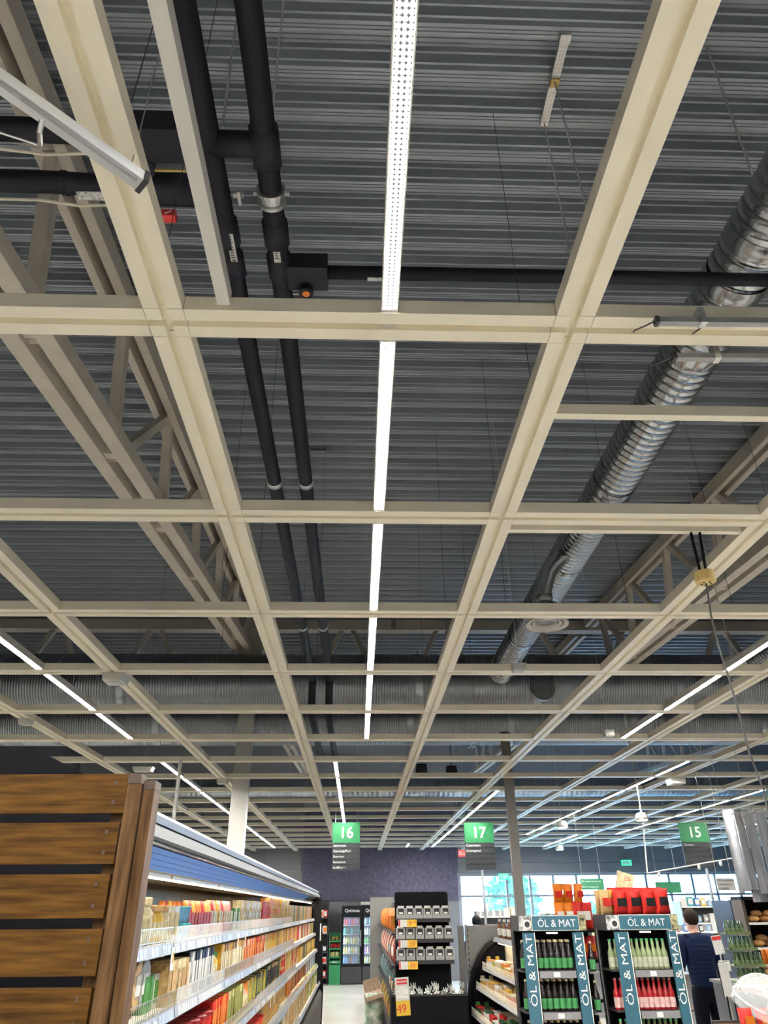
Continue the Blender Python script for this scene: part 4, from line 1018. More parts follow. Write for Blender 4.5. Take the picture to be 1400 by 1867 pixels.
# ================================================================== DRINK COOLERS AND RACKS AT THE BACK WALL
def cooler(x0_, x1_, label, cols):
    t = thing('drink_cooler', label, 'drink cooler', ((x0_+x1_)/2, 23.5, 0), 'black glass door coolers')
    y0_, y1_ = 23.5, 24.1
    part('cabinet', MB().box(x0_, x0_+.035, y0_, y1_, .0, 1.91).box(x1_-.035, x1_, y0_, y1_, 0, 1.91).box(x0_+.035, x1_-.035, y1_-.04, y1_, 0, 1.91).box(x0_+.035, x1_-.035, y0_, y1_-.04, 1.66, 1.91).box(x0_+.035, x1_-.035, y0_, y1_-.04, 0.0, .44), 'black', t)
    part('header', MB().box(x0_+.01, x1_-.01, y0_-.02, y0_, 1.68, 1.90), 'black_gloss', t)
    text('lettering', 'Qniniona', .115, ((x0_+x1_)/2+.01, y0_-.024, 1.78), t)
    d = part('door', MB().box(x0_+.01, x0_+.055, y0_-.03, y0_-.001, .44, 1.67).box(x1_-.055, x1_-.01, y0_-.03, y0_-.001, .44, 1.67).box(x0_+.055, x1_-.055, y0_-.03, y0_-.001, .44, .49).box(x0_+.055, x1_-.055, y0_-.03, y0_-.001, 1.62, 1.67), 'black_gloss', t)
    g = part('door_glass', MB().box(x0_+.05, x1_-.05, y0_-.018, y0_-.012, .48, 1.63), 'door_glass', d); g.matrix_parent_inverse = Matrix.Identity(4)
    h_ = part('door_handle', MB().box(x1_-.04, x1_-.025, y0_-.05, y0_-.03, .9, 1.3), 'steel', d); h_.matrix_parent_inverse = Matrix.Identity(4)
    part('kick_plate', MB().box(x0_+.01, x1_-.01, y0_-.015, y0_, .02, .42), 'dark_grey', t)
    part('light_tube', MB().box(x0_+.036, x0_+.05, y0_+.02, y0_+.05, .50, 1.62), 'led_cool', t)
    part('light_tube', MB().box(x0_+.06, x1_-.06, y0_+.02, y0_+.05, 1.63, 1.645), 'led_cool', t)
    for k, z in enumerate((.49, .73, .96, 1.19, 1.42)):
        part('shelf', MB().box(x0_+.036, x1_-.036, y0_+.06, y1_-.05, z-.012, z), 'steel', t)
        n = 7
        for q in range(n):
            c1, c2 = cols[k][q % len(cols[k])]
            x = x0_+.09+q*(x1_-x0_-.18)/(n-1)
            put('bottle_small', c1, c2, (x, y0_+.10, z+.0005), 0, '%s drink bottle from left, a %s one, %s shelf of %s' % (ordw(q), WORD.get(c1, c1), ['bottom', 'fourth', 'third', 'second', 'top'][k], 'the left cooler' if x0_ < 0 else 'the right cooler'), 'bottle', 'bottles in the %s cooler, shelf %d' % ('left' if x0_ < 0 else 'right', k+1), name='drink_bottle', sc_=(1.15, 1.15, 1.35), parts=False)
    return t
cooler(-.45, .135, 'left black drink cooler with a glass door at the end of the aisle', [[('blue','white'),('blue','white'),('dgreen','red'),('dred','white')], [('lime','green'),('yellow','white'),('white','green')], [('white','white'),('yellow','green'),('lime','white')], [('teal','white'),('dgreen','white'),('black','red')], [('dred','white'),('red','white'),('purple','white')]])
cooler(.145, .73, 'right black drink cooler with a glass door, partly behind the gondola', [[('lime','white'),('grey','white')], [('purple','white'),('pink','white')], [('green','white'),('green','lime')], [('grey','white'),('white','white')], [('sky','white'),('black','white')]])
cl = solo('wall_track', MB().box(.1, 1.3, 24.15, 24.27, 1.93, 2.01).box(.1, 1.3, 24.12, 24.15, 1.96, 2.0), 'white_paint', 'white cable track on the wall above the coolers', 'cable track')
rk = thing('green_rack', 'low green display rack of small jars left of the coolers', 'rack', (-.62, 23.5, 0))
part('back_panel', MB().box(-.78, -.47, 23.85, 23.88, 0, 1.24), 'green_sign', rk)
for x in (-.785, -.475): part('side', MB().box(x, x+.012, 23.5, 23.88, 0, 1.22), 'green_dark', rk)
part('front_panel', MB().box(-.77, -.476, 23.49, 23.51, 0, .46), 'green_sign', rk)
part('title_strip', MB().box(-.76, -.49, 23.48, 23.49, .50, .56), 'green_dark', rk); text('lettering', 'Glonss', .05, (-.62, 23.476, .53), rk)
for k, (z, cs) in enumerate(((.66, ['olive', 'cream']), (.86, ['red', 'dred']), (1.04, ['brown', 'olive']))):
    part('shelf', MB().box(-.77, -.476, 23.52, 23.85, z-.035, z), 'green_sign', rk)
    for q in range(5): put('jar', cs[q % 2], 'black', (-.735+q*.056, 23.60, z+.0005), 0, '%s jar from left, a %s one, %s shelf of the low green rack' % (ordw(q), cs[q % 2], ['lowest', 'middle', 'top'][k]), 'jar', 'jars on the green rack, %s shelf' % k, sc_=(.68, .68, 1.2), parts=False)
dk_ = thing('dark_rack', 'tall dark shelf rack between the chilled case and the green rack', 'rack', (-1.0, 23.4, 0))
part('back_panel', MB().box(-1.45, -.83, 23.85, 23.88, 0, 2.02), 'dark_grey', dk_)
for k, z in enumerate((.18, .50, .78, 1.22, 1.62)):
    part('shelf', MB().box(-1.45, -.83, 23.45, 23.85, z-.03, z), 'dark_grey', dk_)
    for q in range(5):
        c1, c2 = [('red','white'),('white','red'),('navy','white'),('white','orange')][(q+k) % 4]
        put('box', c1, c2, (-1.385+q*.117, 23.52, z+.0005), 0, '%s printed box from left, a %s one, shelf %s of the tall dark rack' % (ordw(q), WORD.get(c1, c1), ['one', 'two', 'three', 'four', 'five'][k]), 'box', 'boxes on the dark rack, shelf %d' % k, name='printed_box', sc_=(.95, 1, 1.15 if k > 2 else .95), parts=True)
part('side', MB().box(-.835, -.82, 23.45, 23.88, 0, 2.02), 'dark_grey', dk_)

# ================================================================== CURVED CHILLED CASE (right of the aisle)
QY0, QY1 = 8.5, 11.36
qc = thing('curved_case', 'chilled case with a black curved end frame behind the left bottle display', 'chilled case', (1.8, 9.9, 0))
arc = [(1.42, .19), (1.435, .465), (1.477, .788), (1.543, 1.051), (1.64, 1.231), (1.76, 1.362), (1.914, 1.44)]
part('end_frame', MB().prism(arc+[(1.94, 1.405), (1.785, 1.32), (1.68, 1.20), (1.588, 1.03), (1.522, .78), (1.482, .465), (1.468, .19)], QY1-.04, QY1, 'y'), 'black_gloss', qc)
part('end_panel', MB().prism(arc+[(2.05, 1.45), (2.05, 0), (1.42, 0)], QY1, QY1+.02, 'y'), 'black', qc)
part('base', MB().box(1.44, 2.05, QY0, QY1-.04, 0, .16), 'case_dark', qc)
part('back_panel', MB().box(2.02, 2.05, QY0, QY1-.04, .16, 1.40), 'case_cream', qc)
part('canopy', MB().prism([(1.86, 1.395), (1.885, 1.445), (2.05, 1.45), (2.05, 1.40), (1.93, 1.385)], QY0, QY1-.04, 'y'), 'mid_grey', qc)
part('lamp_holder', MB().box(1.915, 1.96, QY0+.05, QY1-.1, 1.372, 1.384), 'case_cream', qc)
part('lamp_tube', MB().box(1.92, 1.955, QY0+.06, QY1-.11, 1.368, 1.3715), 'led_case', qc)
for k, (xf, z) in enumerate(((1.70, 1.10), (1.60, .885), (1.52, .60), (1.48, .33))):
    part('shelf_board', MB().box(xf, 2.015, QY0, QY1-.045, z-.014, z), 'case_cream', qc)
    part('price_rail', MB().box(xf-.008, xf, QY0, QY1-.045, z-.034, z+.006), 'steel', qc)
    tb = MB(); y = QY0+.03
    while y < QY1-.1: tb.box(xf-.0095, xf-.0075, y, y+.045, z-.03, z+.002); y += .075
    part('price_labels', tb, 'paper_print', qc, kind='stuff')
    gb = MB()
    for hz in (.03, .06): gb.box(xf-.003, xf, QY0, QY1-.05, z+hz, z+hz+.003)
    y = QY0
    while y < QY1-.06: gb.box(xf-.003, xf, y, y+.003, z, z+.062); y += .04
    part('wire_guard', gb, 'cream', qc)
    y = QY0+.05; n = 0
    cs = [['cream', 'lime', 'white', 'yellow', 'orange'], ['tan', 'pink', 'gold', 'cream', 'white'], ['white', 'red', 'dgreen', 'green', 'red'], ['red', 'orange', 'white', 'red', 'tan']][k]
    while y < QY1-.12:
        c1 = cs[(n//3) % 5]
        for dd in range(2):
            put('bucket' if (n//3) % 2 else 'carton', c1, cs[((n//3)+2) % 5], (xf+.06+dd*.115, y, z+.0005), R(-90), '%s pack from near end, %s%s, %s shelf of the curved case' % (ordw(n), WORD.get(c1, c1), ', back row' if dd else '', SHELF[k]), 'tub', 'tubs on the curved case, %s shelf %s' % (SHELF[k], c1), sc_=(.95, .95, .8+.35*((n//3) % 3)*.5), parts=(dd == 0))
        y += .108; n += 1
for q in range(6):
    put('bottle_small', 'dred' if q % 2 else 'brown', 'white', (1.90+.055*(q % 2), 10.9-.34*(q//2)-.06*(q % 2), 1.4455), 0, '%s brown sauce bottle from the far end on top of the curved case' % ordw(q), 'bottle', 'bottles on top of the curved case', name='sauce_bottle', sc_=(1.3, 1.3, 1.6))
gp = thing('grey_partition', 'grey steel gondola back panel with slotted upright beyond the curved case', 'partition', (1.7, 11.45, 0))
part('sheet', MB().box(1.535, 1.98, 11.45, 11.48, 0, 1.585), 'grey_panel', gp)
part('upright', MB().box(1.50, 1.535, 11.42, 11.49, 0, 1.60), 'mid_grey', gp)
for q in range(14): part('slot', MB().box(1.528, 1.537, 11.412, 11.421, .6+q*.07, .635+q*.07), 'black', gp)
part('side_leaf', MB().box(1.405, 1.495, 11.48, 11.50, 0, 1.58), 'grey_panel', gp)

# ================================================================== BEER BOTTLE DISPLAYS
def bottle_proto(key, glass, lab, cap, h=.25, r=.031):
    k = h/.25
    return [(key, MB().lathe([(r*.95,0),(r,.006),(r,.135*k),(r*.45,.185*k),(r*.40,.235*k)], 12).mesh(key, glass, True)),
            ('label', MB().lathe([(r*1.025,.02*k),(r*1.025,.10*k)], 12, caps=False).mesh('label', lab, True)),
            ('cap', MB().lathe([(r*.47,.232*k),(r*.47,h)], 10).mesh('cap', cap))]
BP = {'dark': bottle_proto('beer_bottle', 'bottle_dark', mat('label_green', (.035, .20, .06), .5, noise=.15, nscale=20), 'gold_foil'),
      'clear': bottle_proto('cider_bottle', 'bottle_clear', mat('label_pale', (.36, .38, .29), .5, noise=.35, nscale=50), mat('cap_green', (.05, .30, .10), .4)),
      'red': bottle_proto('red_bottle', 'bottle_red', mat('label_rose', (.62, .40, .38), .5, noise=.5, nscale=50), mat('cap_red', (.35, .1, .1), .3, .3)),
      'crate': bottle_proto('beer_bottle', mat('bottle_olive', (.03, .06, .02), .15), mat('label_dull', (.10, .16, .06), .5, noise=.5, nscale=50), mat('cap_dull', (.2, .2, .12), .4))}
def bottle(kind, loc, label, group, rot=0, parts=True):
    ms = BP[kind]
    o = link(ms[0][0], ms[0][1], None, loc, (0, 0, rot)); tag(o, label, 'bottle', group)
    for nm, me in (ms[1:] if parts else ms[1:2]): link(nm, me, o, local=True)
def display(xa, xb, sa_, sb2, label, side):
    """xa..xb header, sa_/sb2 = left and right strip spans"""
    Y_ = 8.0
    t = thing('bottle_display', label, 'display stand', ((xa+xb)/2, Y_, 0), 'teal bottle displays')
    part('back_panel', MB().box(xa, xb, Y_+.38, Y_+.41, 0, 1.70), 'black', t)
    for x in (xa, xb-.015): part('side_panel', MB().box(x, x+.015, Y_+.30, Y_+.38, 0, 1.60), 'dark_grey', t)
    hd = part('header', MB().box(xa, xb, Y_-.02, Y_+.38, 1.585, 1.72), 'dark_grey', t)
    part('header_panel', MB().box(xa+.135, xb-.075, Y_-.028, Y_-.0205, 1.595, 1.715), 'teal', t)
    part('panel_frame', MB().box(xa+.13, xb-.07, Y_-.024, Y_-.0202, 1.59, 1.719), 'cream', t)
    cxh = (xa+.135+xb-.075)/2
    text('lettering', '\u00d6L & MAT', .09, (cxh+.01, Y_-.031, 1.65), t, sx=.92)
    pic = part('picture', MB().box(xa+.004, xa+.125, Y_-.026, Y_-.0205, 1.592, 1.717), mat('picture_bw', (.03, .03, .03), .5, noise=1.0, nscale=28, col2=(.55, .55, .55)), t, label='black and white food picture')
    o = part('plate_print', MB().tube([(xa+.085, Y_-.028, 1.645), (xa+.085, Y_-.026, 1.645)], .042, 18), 'paper', pic); o.matrix_parent_inverse = Matrix.Identity(4)
    o = part('food_print', MB().tube([(xa+.085, Y_-.030, 1.645), (xa+.085, Y_-.0275, 1.645)], .026, 14), 'dark_grey', pic); o.matrix_parent_inverse = Matrix.Identity(4)
    part('picture', MB().box(xb-.066, xb-.004, Y_-.026, Y_-.0205, 1.592, 1.717), mat('picture_food', (.10, .08, .03), .5, noise=1.0, nscale=30, col2=(.45, .40, .20)), t)
    for (s0, s1) in (sa_, sb2):
        part('strip_panel', MB().box(s0, s1, Y_-.03, Y_-.018, 0, 1.575), 'teal', t)
        part('strip_edge', MB().box(s1-.006, s1, Y_-.032, Y_-.029, 0, 1.575), 'cream', t)
        text('lettering', '\u00d6L & MAT', .088, ((s0+s1)/2, Y_-.034, 1.27), t, rot=(R(90), R(-90), 0), sx=1.45)
    part('lamp', MB().box((sa_[1]+sb2[0])/2-.05, (sa_[1]+sb2[0])/2+.05, Y_+.02, Y_+.05, 1.565, 1.575), 'lamp_small', t)
    for k, z in enumerate((1.262, .94, .62)):
        part('shelf', MB().box(xa, xb, Y_-.01, Y_+.38, z-.014, z), 'dark_grey', t)
        part('shelf_rail', MB().box(sa_[1]+.01, sb2[0]-.01, Y_-.035, Y_-.012, z-.06, z-.004), 'mid_grey', t)
        part('price_tag', MB().box((sa_[1]+sb2[0])/2-.04, (sa_[1]+sb2[0])/2+.02, Y_-.039, Y_-.035, z-.05, z-.012), 'paper_print', t)
        kd = {0: ('dark', 'dark', 'dark'), 1: ('clear', 'red', 'clear')}[side][k]
        n = 6 if side == 0 else 7
        x0_, x1_ = sa_[1]+.04, sb2[0]-.035
        for dd in range(2 if side == 0 else 4):
            for q in range(n-1 if dd % 2 and side else n):
                x = x0_+(x1_-x0_)*(q+(.5 if dd % 2 and side else 0))/(n-1)
                bottle(kd, (x, Y_+.045+dd*.075, z+.0005), '%s %s from left, %s row, %s shelf of the %s bottle display' % (ordw(q), {'dark': 'dark beer bottle', 'clear': 'pale cider bottle', 'red': 'red cider bottle'}[kd], ['front', 'second', 'third', 'back'][dd], SHELF[k], ['left', 'right'][side]), 'bottles of the %s display, %s shelf' % (['left', 'right'][side], SHELF[k]), rot=random.uniform(-.5, .5), parts=dd < 2)
        for x in ((xa+.035, ) if side == 0 else (xa+.03, xa+.085)) + ((xb+.03,) if side == 0 else ()):
            part('side_shelf', MB().box(x-.05, x+.05, Y_+.0, Y_+.12, z-.030, z-.016), 'mid_grey', t) if x > xb else None
            bottle(kd, (x, Y_+.05, z+.0005 if x < xb else z-.0155), {'dark': 'dark beer bottle at the outer %s side of the left display, %s shelf', 'clear': 'pale cider bottle at the outer left of the right display, %s, %s shelf', 'red': 'red cider bottle at the outer left of the right display, %s, %s shelf'}[kd] % ((('left' if x < 2 else 'right') if side == 0 else ('first' if x < xa+.05 else 'second')), SHELF[k]), 'outer bottles of the %s display' % ['left', 'right'][side])
    part('cable', MB().tube([(xa-.012, Y_+.29, 1.6), (xa-.018, Y_+.28, 1.2), (xa-.012, Y_+.28, .9), (xa-.02, Y_+.28, .2)], .004, 6), 'paper', t) if side else None
display(1.575, 2.245, (1.605, 1.725), (2.095, 2.20), 'left teal display stand of dark beer bottles', 0)
display(2.44, 3.16, (2.505, 2.645), (3.03, 3.125), 'right teal display stand of cider bottles, red bags on top', 1)
# bags on top of the right display
for q, x in enumerate((2.66, 2.80, 2.95, 3.09)):
    o = put('bag', 'red', 'black', (x, 8.12, 1.7205), random.uniform(-.12, .12), ['narrow red coffee bag standing first on the right display', 'red coffee bag second in the row on the right display', 'red coffee bag third in the row on the right display', 'tallest red coffee bag at the right end of the row'][q], 'bag', None, name='coffee_bag', sc_=(.76, 1, .80+.05*(q == 3)+.02*(q == 1)))
    put('bag', 'red', 'black', (x, 8.27, 1.7205), 0, '%s red coffee bag from left in the back row on the right display' % ordw(q), 'bag', 'back row of red bags', name='coffee_bag', sc_=(.76, 1, .9))
for q, (x, y, c, lab) in enumerate(((2.50, 8.10, 'tan', 'tan snack bag at the left end of the right display top'), (2.58, 8.2, 'gold', 'golden snack bag beside the red bags'), (2.51, 8.3, 'tan', 'tan snack bag at the back left of the display top'))):
    put('bag', c, 'red', (x, y, 1.7205), random.uniform(-.3, .3), lab, 'bag', None, name='snack_bag', sc_=(.58, .9, .82))
mat('tan_card', (.55, .48, .28), .6, noise=.35, nscale=30)
c0 = at(1131, 1662, Y=8.345); c1_ = at(1137, 1592, Y=8.345)
tcn = thing('tilted_carton', 'pale printed carton standing tilted behind the red bags', 'carton', (c0.x, 8.345, 1.7205))
part('carton', MB().bar((c0.x, 8.345, 1.7215), (c1_.x+.02, 8.345, c1_.z), .17, .045, (0,1,0)), 'tan_card', tcn)
text('lettering', 'CG', .05, (c1_.x+.02, 8.32, c1_.z-.06), tcn, 'red')
# shelf between the two displays with orange bags
mg = thing('mid_gondola', 'dark gondola seen between the two teal displays', 'gondola', (2.35, 9.0, 0))
part('back_panel', MB().box(2.16, 2.60, 9.2, 9.23, 0, 1.62), 'black', mg)
for z in (.95, 1.3, 1.58): part('shelf', MB().box(2.16, 2.60, 8.85, 9.2, z-.03, z), 'black', mg)
for q in range(4): put('bag', 'orange' if q < 2 else 'red', 'white', (2.24+.1*q, 8.95, 1.5805), random.uniform(-.3, .3), '%s crisp bag from left, %s, top shelf between the two displays' % (ordw(q), 'orange' if q < 2 else 'red'), 'bag', 'bags between the displays, top', name='snack_bag', sc_=(.62, .9, .95))
for q in range(4): put('bag', 'red', 'orange', (2.24+.1*q, 8.95, 1.3005), random.uniform(-.3, .3), '%s red crisp bag from left, lower shelf between the two displays' % ordw(q), 'bag', 'bags between the displays, lower', name='snack_bag', sc_=(.62, .9, .8))
for q in range(3): put('bag', 'orange', 'red', (2.26+.11*q, 9.02, 1.83), random.uniform(-.3, .3), '%s orange crisp bag from left, piled highest between the two displays' % ordw(q), 'bag', 'bags between the displays, pile', name='snack_bag', sc_=(.6, .9, .72), tilt=.15)

# ================================================================== RIGHT SIDE: counter, bread corner, curtain
ct = thing('counter', 'dark grey counter with green beer crates on top, at the right edge', 'counter', (5.0, 9.3, 0))
part('body', MB().box(4.14, 6.2, 9.05, 9.75, 0, 1.02), mat('counter_grey', (.07, .075, .09), .4, noise=.1), ct)
part('worktop', MB().box(4.12, 6.22, 9.0, 9.78, 1.02, 1.05), 'mid_grey', ct)
part('kick', MB().box(4.16, 6.2, 9.04, 9.05, 0, .1), 'black', ct)
mat('tray_board', (.10, .14, .05), .6, noise=.2)
for tier in range(4):
    zz = 1.0505+.152*tier; nm = ['lowest', 'second', 'third', 'topmost'][tier]
    xe = 4.50-tier*.03
    t = thing('beer_tray', '%s tray of small green bottles stacked on the grey counter' % nm, 'tray', (4.5, 9.2, zz))
    part('tray_board', MB().box(4.15, xe, 9.02+tier*.03, 9.40, zz, zz+.010).box(4.15, xe, 9.02+tier*.03, 9.025+tier*.03, zz+.010, zz+.03), 'tray_board', t)
    q = 0
    while 4.185+q*.052 < xe-.02:
        for dd in range(2):
            o = link('beer_bottle', BP['crate'][0][1], None, (4.185+q*.052, 9.06+tier*.03+dd*.055, zz+.0105)); o.scale = (.78, .78, .55)
            tag(o, '%s small green beer bottle from left, %s row, %s tray on the grey counter' % (ordw(q), ['front', 'back'][dd], nm), 'bottle', 'bottles of the %s tray' % nm)
            link('label', BP['crate'][1][1], o, local=True)
        q += 1
cs_ = thing('can_shelf', 'clear shelf of bright drink cans at the right edge above the counter', 'shelf', (4.9, 9.3, 1.05))
part('shelf', MB().box(4.55, 5.6, 9.1, 9.5, 1.20, 1.215), 'steel', cs_)
for x in (4.56, 5.58): part('leg', MB().box(x, x+.02, 9.12, 9.14, 1.05, 1.20).box(x, x+.02, 9.45, 9.47, 1.05, 1.20), 'steel', cs_)
for q in range(12):
    c1 = ['orange', 'dgreen', 'red', 'green', 'lime', 'black'][q % 6]
    put('can', c1, 'white', (4.60+q*.075, 9.16, 1.2155), 0, '%s drink can from left, %s, on the clear shelf at the right edge' % (ordw(q), WORD.get(c1, c1)), 'can', '%s cans at the right edge' % c1, sc_=(1, 1, 1.25))
    put('can', ['orange', 'red', 'green'][q % 3], 'white', (4.60+q*.075, 9.28, 1.2155), 0, '%s drink can from left in the back row on the clear shelf' % ordw(q), 'can', 'back row cans at the right edge', sc_=(1, 1, 1.25), parts=False)
ps = thing('poster_stand', 'red and white price poster on a thin stand right of the man', 'poster', (4.02, 9.2, 0))
pp_ = at(1310, 1725, Y=9.2)
ps.location = (pp_.x, 9.2, 0)
part('pole', MB().tube([(pp_.x, 9.2, .012), (pp_.x, 9.2, 1.32)], .01, 8), 'steel', ps); part('foot', MB().box(pp_.x-.1, pp_.x+.07, 9.1, 9.3, 0, .012), 'black', ps)
part('sheet', MB().bar((pp_.x, 9.19, 1.32), (pp_.x-.02, 9.19, 1.50), .11, .006, (0,1,0)), 'paper_print', ps); part('red_band', MB().bar((pp_.x-.014, 9.184, 1.455), (pp_.x-.018, 9.184, 1.49), .10, .004, (0,1,0)), 'red', ps)
part('lower_card', MB().box(pp_.x-.04, pp_.x+.08, 9.185, 9.195, 1.16, 1.26), 'paper_print', ps)
wbd = thing('white_board', 'plain white board leaning at the side of the grey counter', 'board', (4.08, 8.9, 0))
part('board', MB().bar((3.93, 8.90, .95), (3.90, 8.84, 1.26), .10, .012, (0,1,0)), 'paper', wbd); part('frame', MB().bar((3.93, 8.91, .945), (3.90, 8.85, 1.265), .108, .008, (0,1,0)), 'black', wbd)
part('leg', MB().bar((3.90, 8.94, 0), (3.89, 8.87, .96), .012, .012), 'black', wbd); part('leg', MB().bar((3.97, 8.94, 0), (3.96, 8.87, .96), .012, .012), 'black', wbd)
# clear dome lid over a bin in the lower right corner
dm = at(1392, 1822, Y=6.0)
bn = thing('chip_bin', 'orange printed cardboard bin under the clear dome in the lower right corner', 'bin', (dm.x, 6.0, 0))
part('bin_body', MB().prism([(dm.x-.24, 0), (dm.x-.27, 1.03), (dm.x+.35, 1.03), (dm.x+.32, 0)], 5.78, 6.3, 'y'), mat('bin_print', (.30, .06, .02), .5, noise=.8, nscale=9, col2=(.65, .25, .05)), bn)
part('bin_rim', MB().box(dm.x-.28, dm.x+.36, 5.77, 5.79, 1.01, 1.05).box(dm.x-.28, dm.x+.36, 6.29, 6.31, 1.01, 1.05), 'dark_grey', bn)
for q in range(5): put('bag', 'red', 'orange', (dm.x-.2+q*.12, 5.9, 1.0305), random.uniform(-.3, .3), '%s red packet from left in the bin under the clear dome' % ordw(q), 'packet', 'red packets under the dome', name='snack_packet', sc_=(.55, .8, .5))
dl = thing('clear_dome', 'clear plastic dome lid tilted over the bin in the lower right corner', 'dome lid', (dm.x+.05, 6.02, 1.175))
dl.rotation_euler = (R(20), R(14), 0)
prof = [(.235*math.cos(a), .165*math.sin(a)) for a in [i*math.pi/2/8 for i in range(8)]]+[(.02, .165)]
part('dome_shell', MB().lathe(prof, 32, caps=False), 'acrylic', dl, smooth=True, local=True)
part('rim', MB().tube([(.24*math.cos(a), .24*math.sin(a), 0) for a in [i*2*math.pi/32 for i in range(33)]], .007, 6, caps=False), 'acrylic', dl, local=True)
for a0 in (0, 1.05, 2.1, 3.14, 4.19, 5.24): part('rib', MB().tube([(r_*1.005*math.cos(a0), r_*1.005*math.sin(a0), z_) for r_, z_ in prof], .0035, 5), 'paper', dl, local=True)
part('skirt', MB().lathe([(.24, 0), (.25, -.05)], 32, caps=False), 'acrylic', dl, smooth=True, local=True)
# bread corner
bc = thing('bread_cabinet', 'dark open cabinet with piles of loaves below the silver curtain', 'bread cabinet', (5.5, 10.9, 0))
part('side', MB().box(5.10, 5.14, 10.6, 10.9, 0, 1.86), mat('cab_brown', (.05, .035, .025), .5, noise=.2), bc)
part('back_panel', MB().box(5.14, 6.6, 10.87, 10.9, 0, 1.86), 'black', bc); part('side', MB().box(6.6, 6.66, 10.6, 10.9, 0, 1.86), 'cab_brown', bc)
part('top_board', MB().box(5.10, 6.66, 10.58, 10.9, 1.86, 1.90), 'black', bc)
mat('bread', (.45, .22, .07), .8, noise=.4, nscale=9)
loaf = MB()
for j in range(7):
    pass
loaf_me = MB().lathe([(.005, 0), (.05, .008), (.075, .03), (.07, .055), (.04, .075), (.005, .08)], 12).mesh('bread_loaf', 'bread', True)
for k, z in enumerate((1.0, 1.32, 1.60)):
    part('shelf', MB().box(5.14, 6.6, 10.62, 10.87, z-.03, z), 'mid_grey', bc); part('shelf_label', MB().box(5.14, 6.58, 10.612, 10.62, z-.028, z-.002), 'paper_print', bc)
    for q in range(14):
        i = q % 8
        o = link('bread_loaf', loaf_me, None, (5.26+i*.168+(.08 if q > 7 else 0), 10.72+.02*(q % 3), z+.0005+(.06 if q > 7 else 0)), (0, 0, q)); o.scale = (1.15, 1, 1)
        tag(o, '%s brown loaf from left, %s row, %s shelf of the dark bread cabinet' % (ordw(i), 'upper' if q > 7 else 'lower', ['lower', 'middle', 'upper'][k]), 'bread', 'loaves, %s shelf' % ['lower', 'middle', 'upper'][k])
tc_ = thing('dark_cooler', 'tall narrow dark cooler with a lit slit left of the bread cabinet', 'cooler', (4.98, 11.6, 0))
part('cabinet', MB().box(5.32, 5.9, 11.4, 12.0, 0, 1.86), mat('cooler_navy', (.02, .03, .05), .4), tc_); part('door', MB().box(5.34, 5.88, 11.375, 11.4, .1, 1.84), 'black_gloss', tc_); part('door_handle', MB().box(5.36, 5.375, 11.35, 11.375, .8, 1.3), 'steel', tc_)
# silver curtain of corrugated strips
cu = thing('silver_curtain', 'hanging curtain of shiny corrugated silver strips at the right edge', 'curtain', (4.6, 8.2, 1.9))
mat('curtain_silver', (.72, .74, .78), .16, .92, noise=.15, nscale=6, stretch=(3, 3, .6), bump=.1)
def corr(cx, cy, r, a0, a1, z0_, z1_, n, amp=.012, th=.004):
    b = MB(); ptsO = []; ptsI = []
    for i in range(n*4+1):
        a = a0+(a1-a0)*i/(n*4); rr = r+amp*math.sin(i*math.pi/2)
        ptsO.append((cx+rr*math.cos(a), cy+rr*math.sin(a))); ptsI.append((cx+(rr-th)*math.cos(a), cy+(rr-th)*math.sin(a)))
    return b.prism(ptsO+ptsI[::-1], z0_, z1_, 'z')
n_s = 9
for k in range(n_s):
    a0 = R(272-k*16); a1 = R(272-(k+1)*16+1.5)
    part('strip', corr(4.50, 8.3, .44, a1, a0, 1.93-.012*((k*5) % 4)+(.09 if k < 2 else 0), 2.66+.01*k, 4), 'curtain_silver', cu, smooth=False)
part('hoop', MB().tube([(4.50+.435*math.cos(R(290-a*12)), 8.3+.435*math.sin(R(290-a*12)), 2.66) for a in range(16)], .012, 8), 'steel', cu)
part('inner_tier', corr(4.42, 8.45, .20, R(170), R(280), 1.82, 2.05, 9), 'curtain_silver', cu)
for a in (0, 5, 10): 
    xx, yy = 4.50+.435*math.cos(R(290-a*14)), 8.3+.435*math.sin(R(290-a*14)); part('wire', MB().tube([(xx, yy, 2.66), (xx, yy, GZ+.02)], .003, 5), 'steel', cu)
# racks of goods further back
def goods_rack(x0_, x1_, Y_, zs, cols, kinds, label, gname, per=.14, sc_=1.0):
    t = thing('goods_rack', label, 'rack', ((x0_+x1_)/2, Y_, 0))
    part('back_panel', MB().box(x0_, x1_, Y_+.4, Y_+.43, 0, zs[-1]+.10), 'mid_grey', t)
    for x in (x0_, x1_-.02): part('side', MB().box(x, x+.02, Y_+.02, Y_+.4, 0, zs[-1]+.10), 'mid_grey', t)
    for k, z in enumerate(zs):
        part('shelf', MB().box(x0_+.02, x1_-.02, Y_, Y_+.4, z-.025, z), 'white_paint', t)
        x = x0_+.09; n = 0
        while x < x1_-.07:
            c1 = cols[(n*3+k) % len(cols)]
            put(kinds[(k+n//4) % len(kinds)], c1, 'white', (x, Y_+.08, z+.0005), random.uniform(-.1, .1), '%s packet from left, %s, shelf %s of the %s' % (ordw(n), WORD.get(c1, c1), ['one', 'two', 'three', 'four', 'five', 'six'][k], gname), 'packet', '%s goods of the %s' % (c1, gname), name='goods_packet', sc_=sc_*random.uniform(.9, 1.1), parts=True)
            x += per; n += 1
    return t
goods_rack(6.7, 8.1, 16.6, (.9, 1.2, 1.5, 1.8), ['white', 'sky', 'blue', 'white', 'grey', 'yellow', 'teal'], ['box', 'carton', 'pouch'], 'tall white rack of small goods by the windows behind the man', 'tall white rack by the windows')
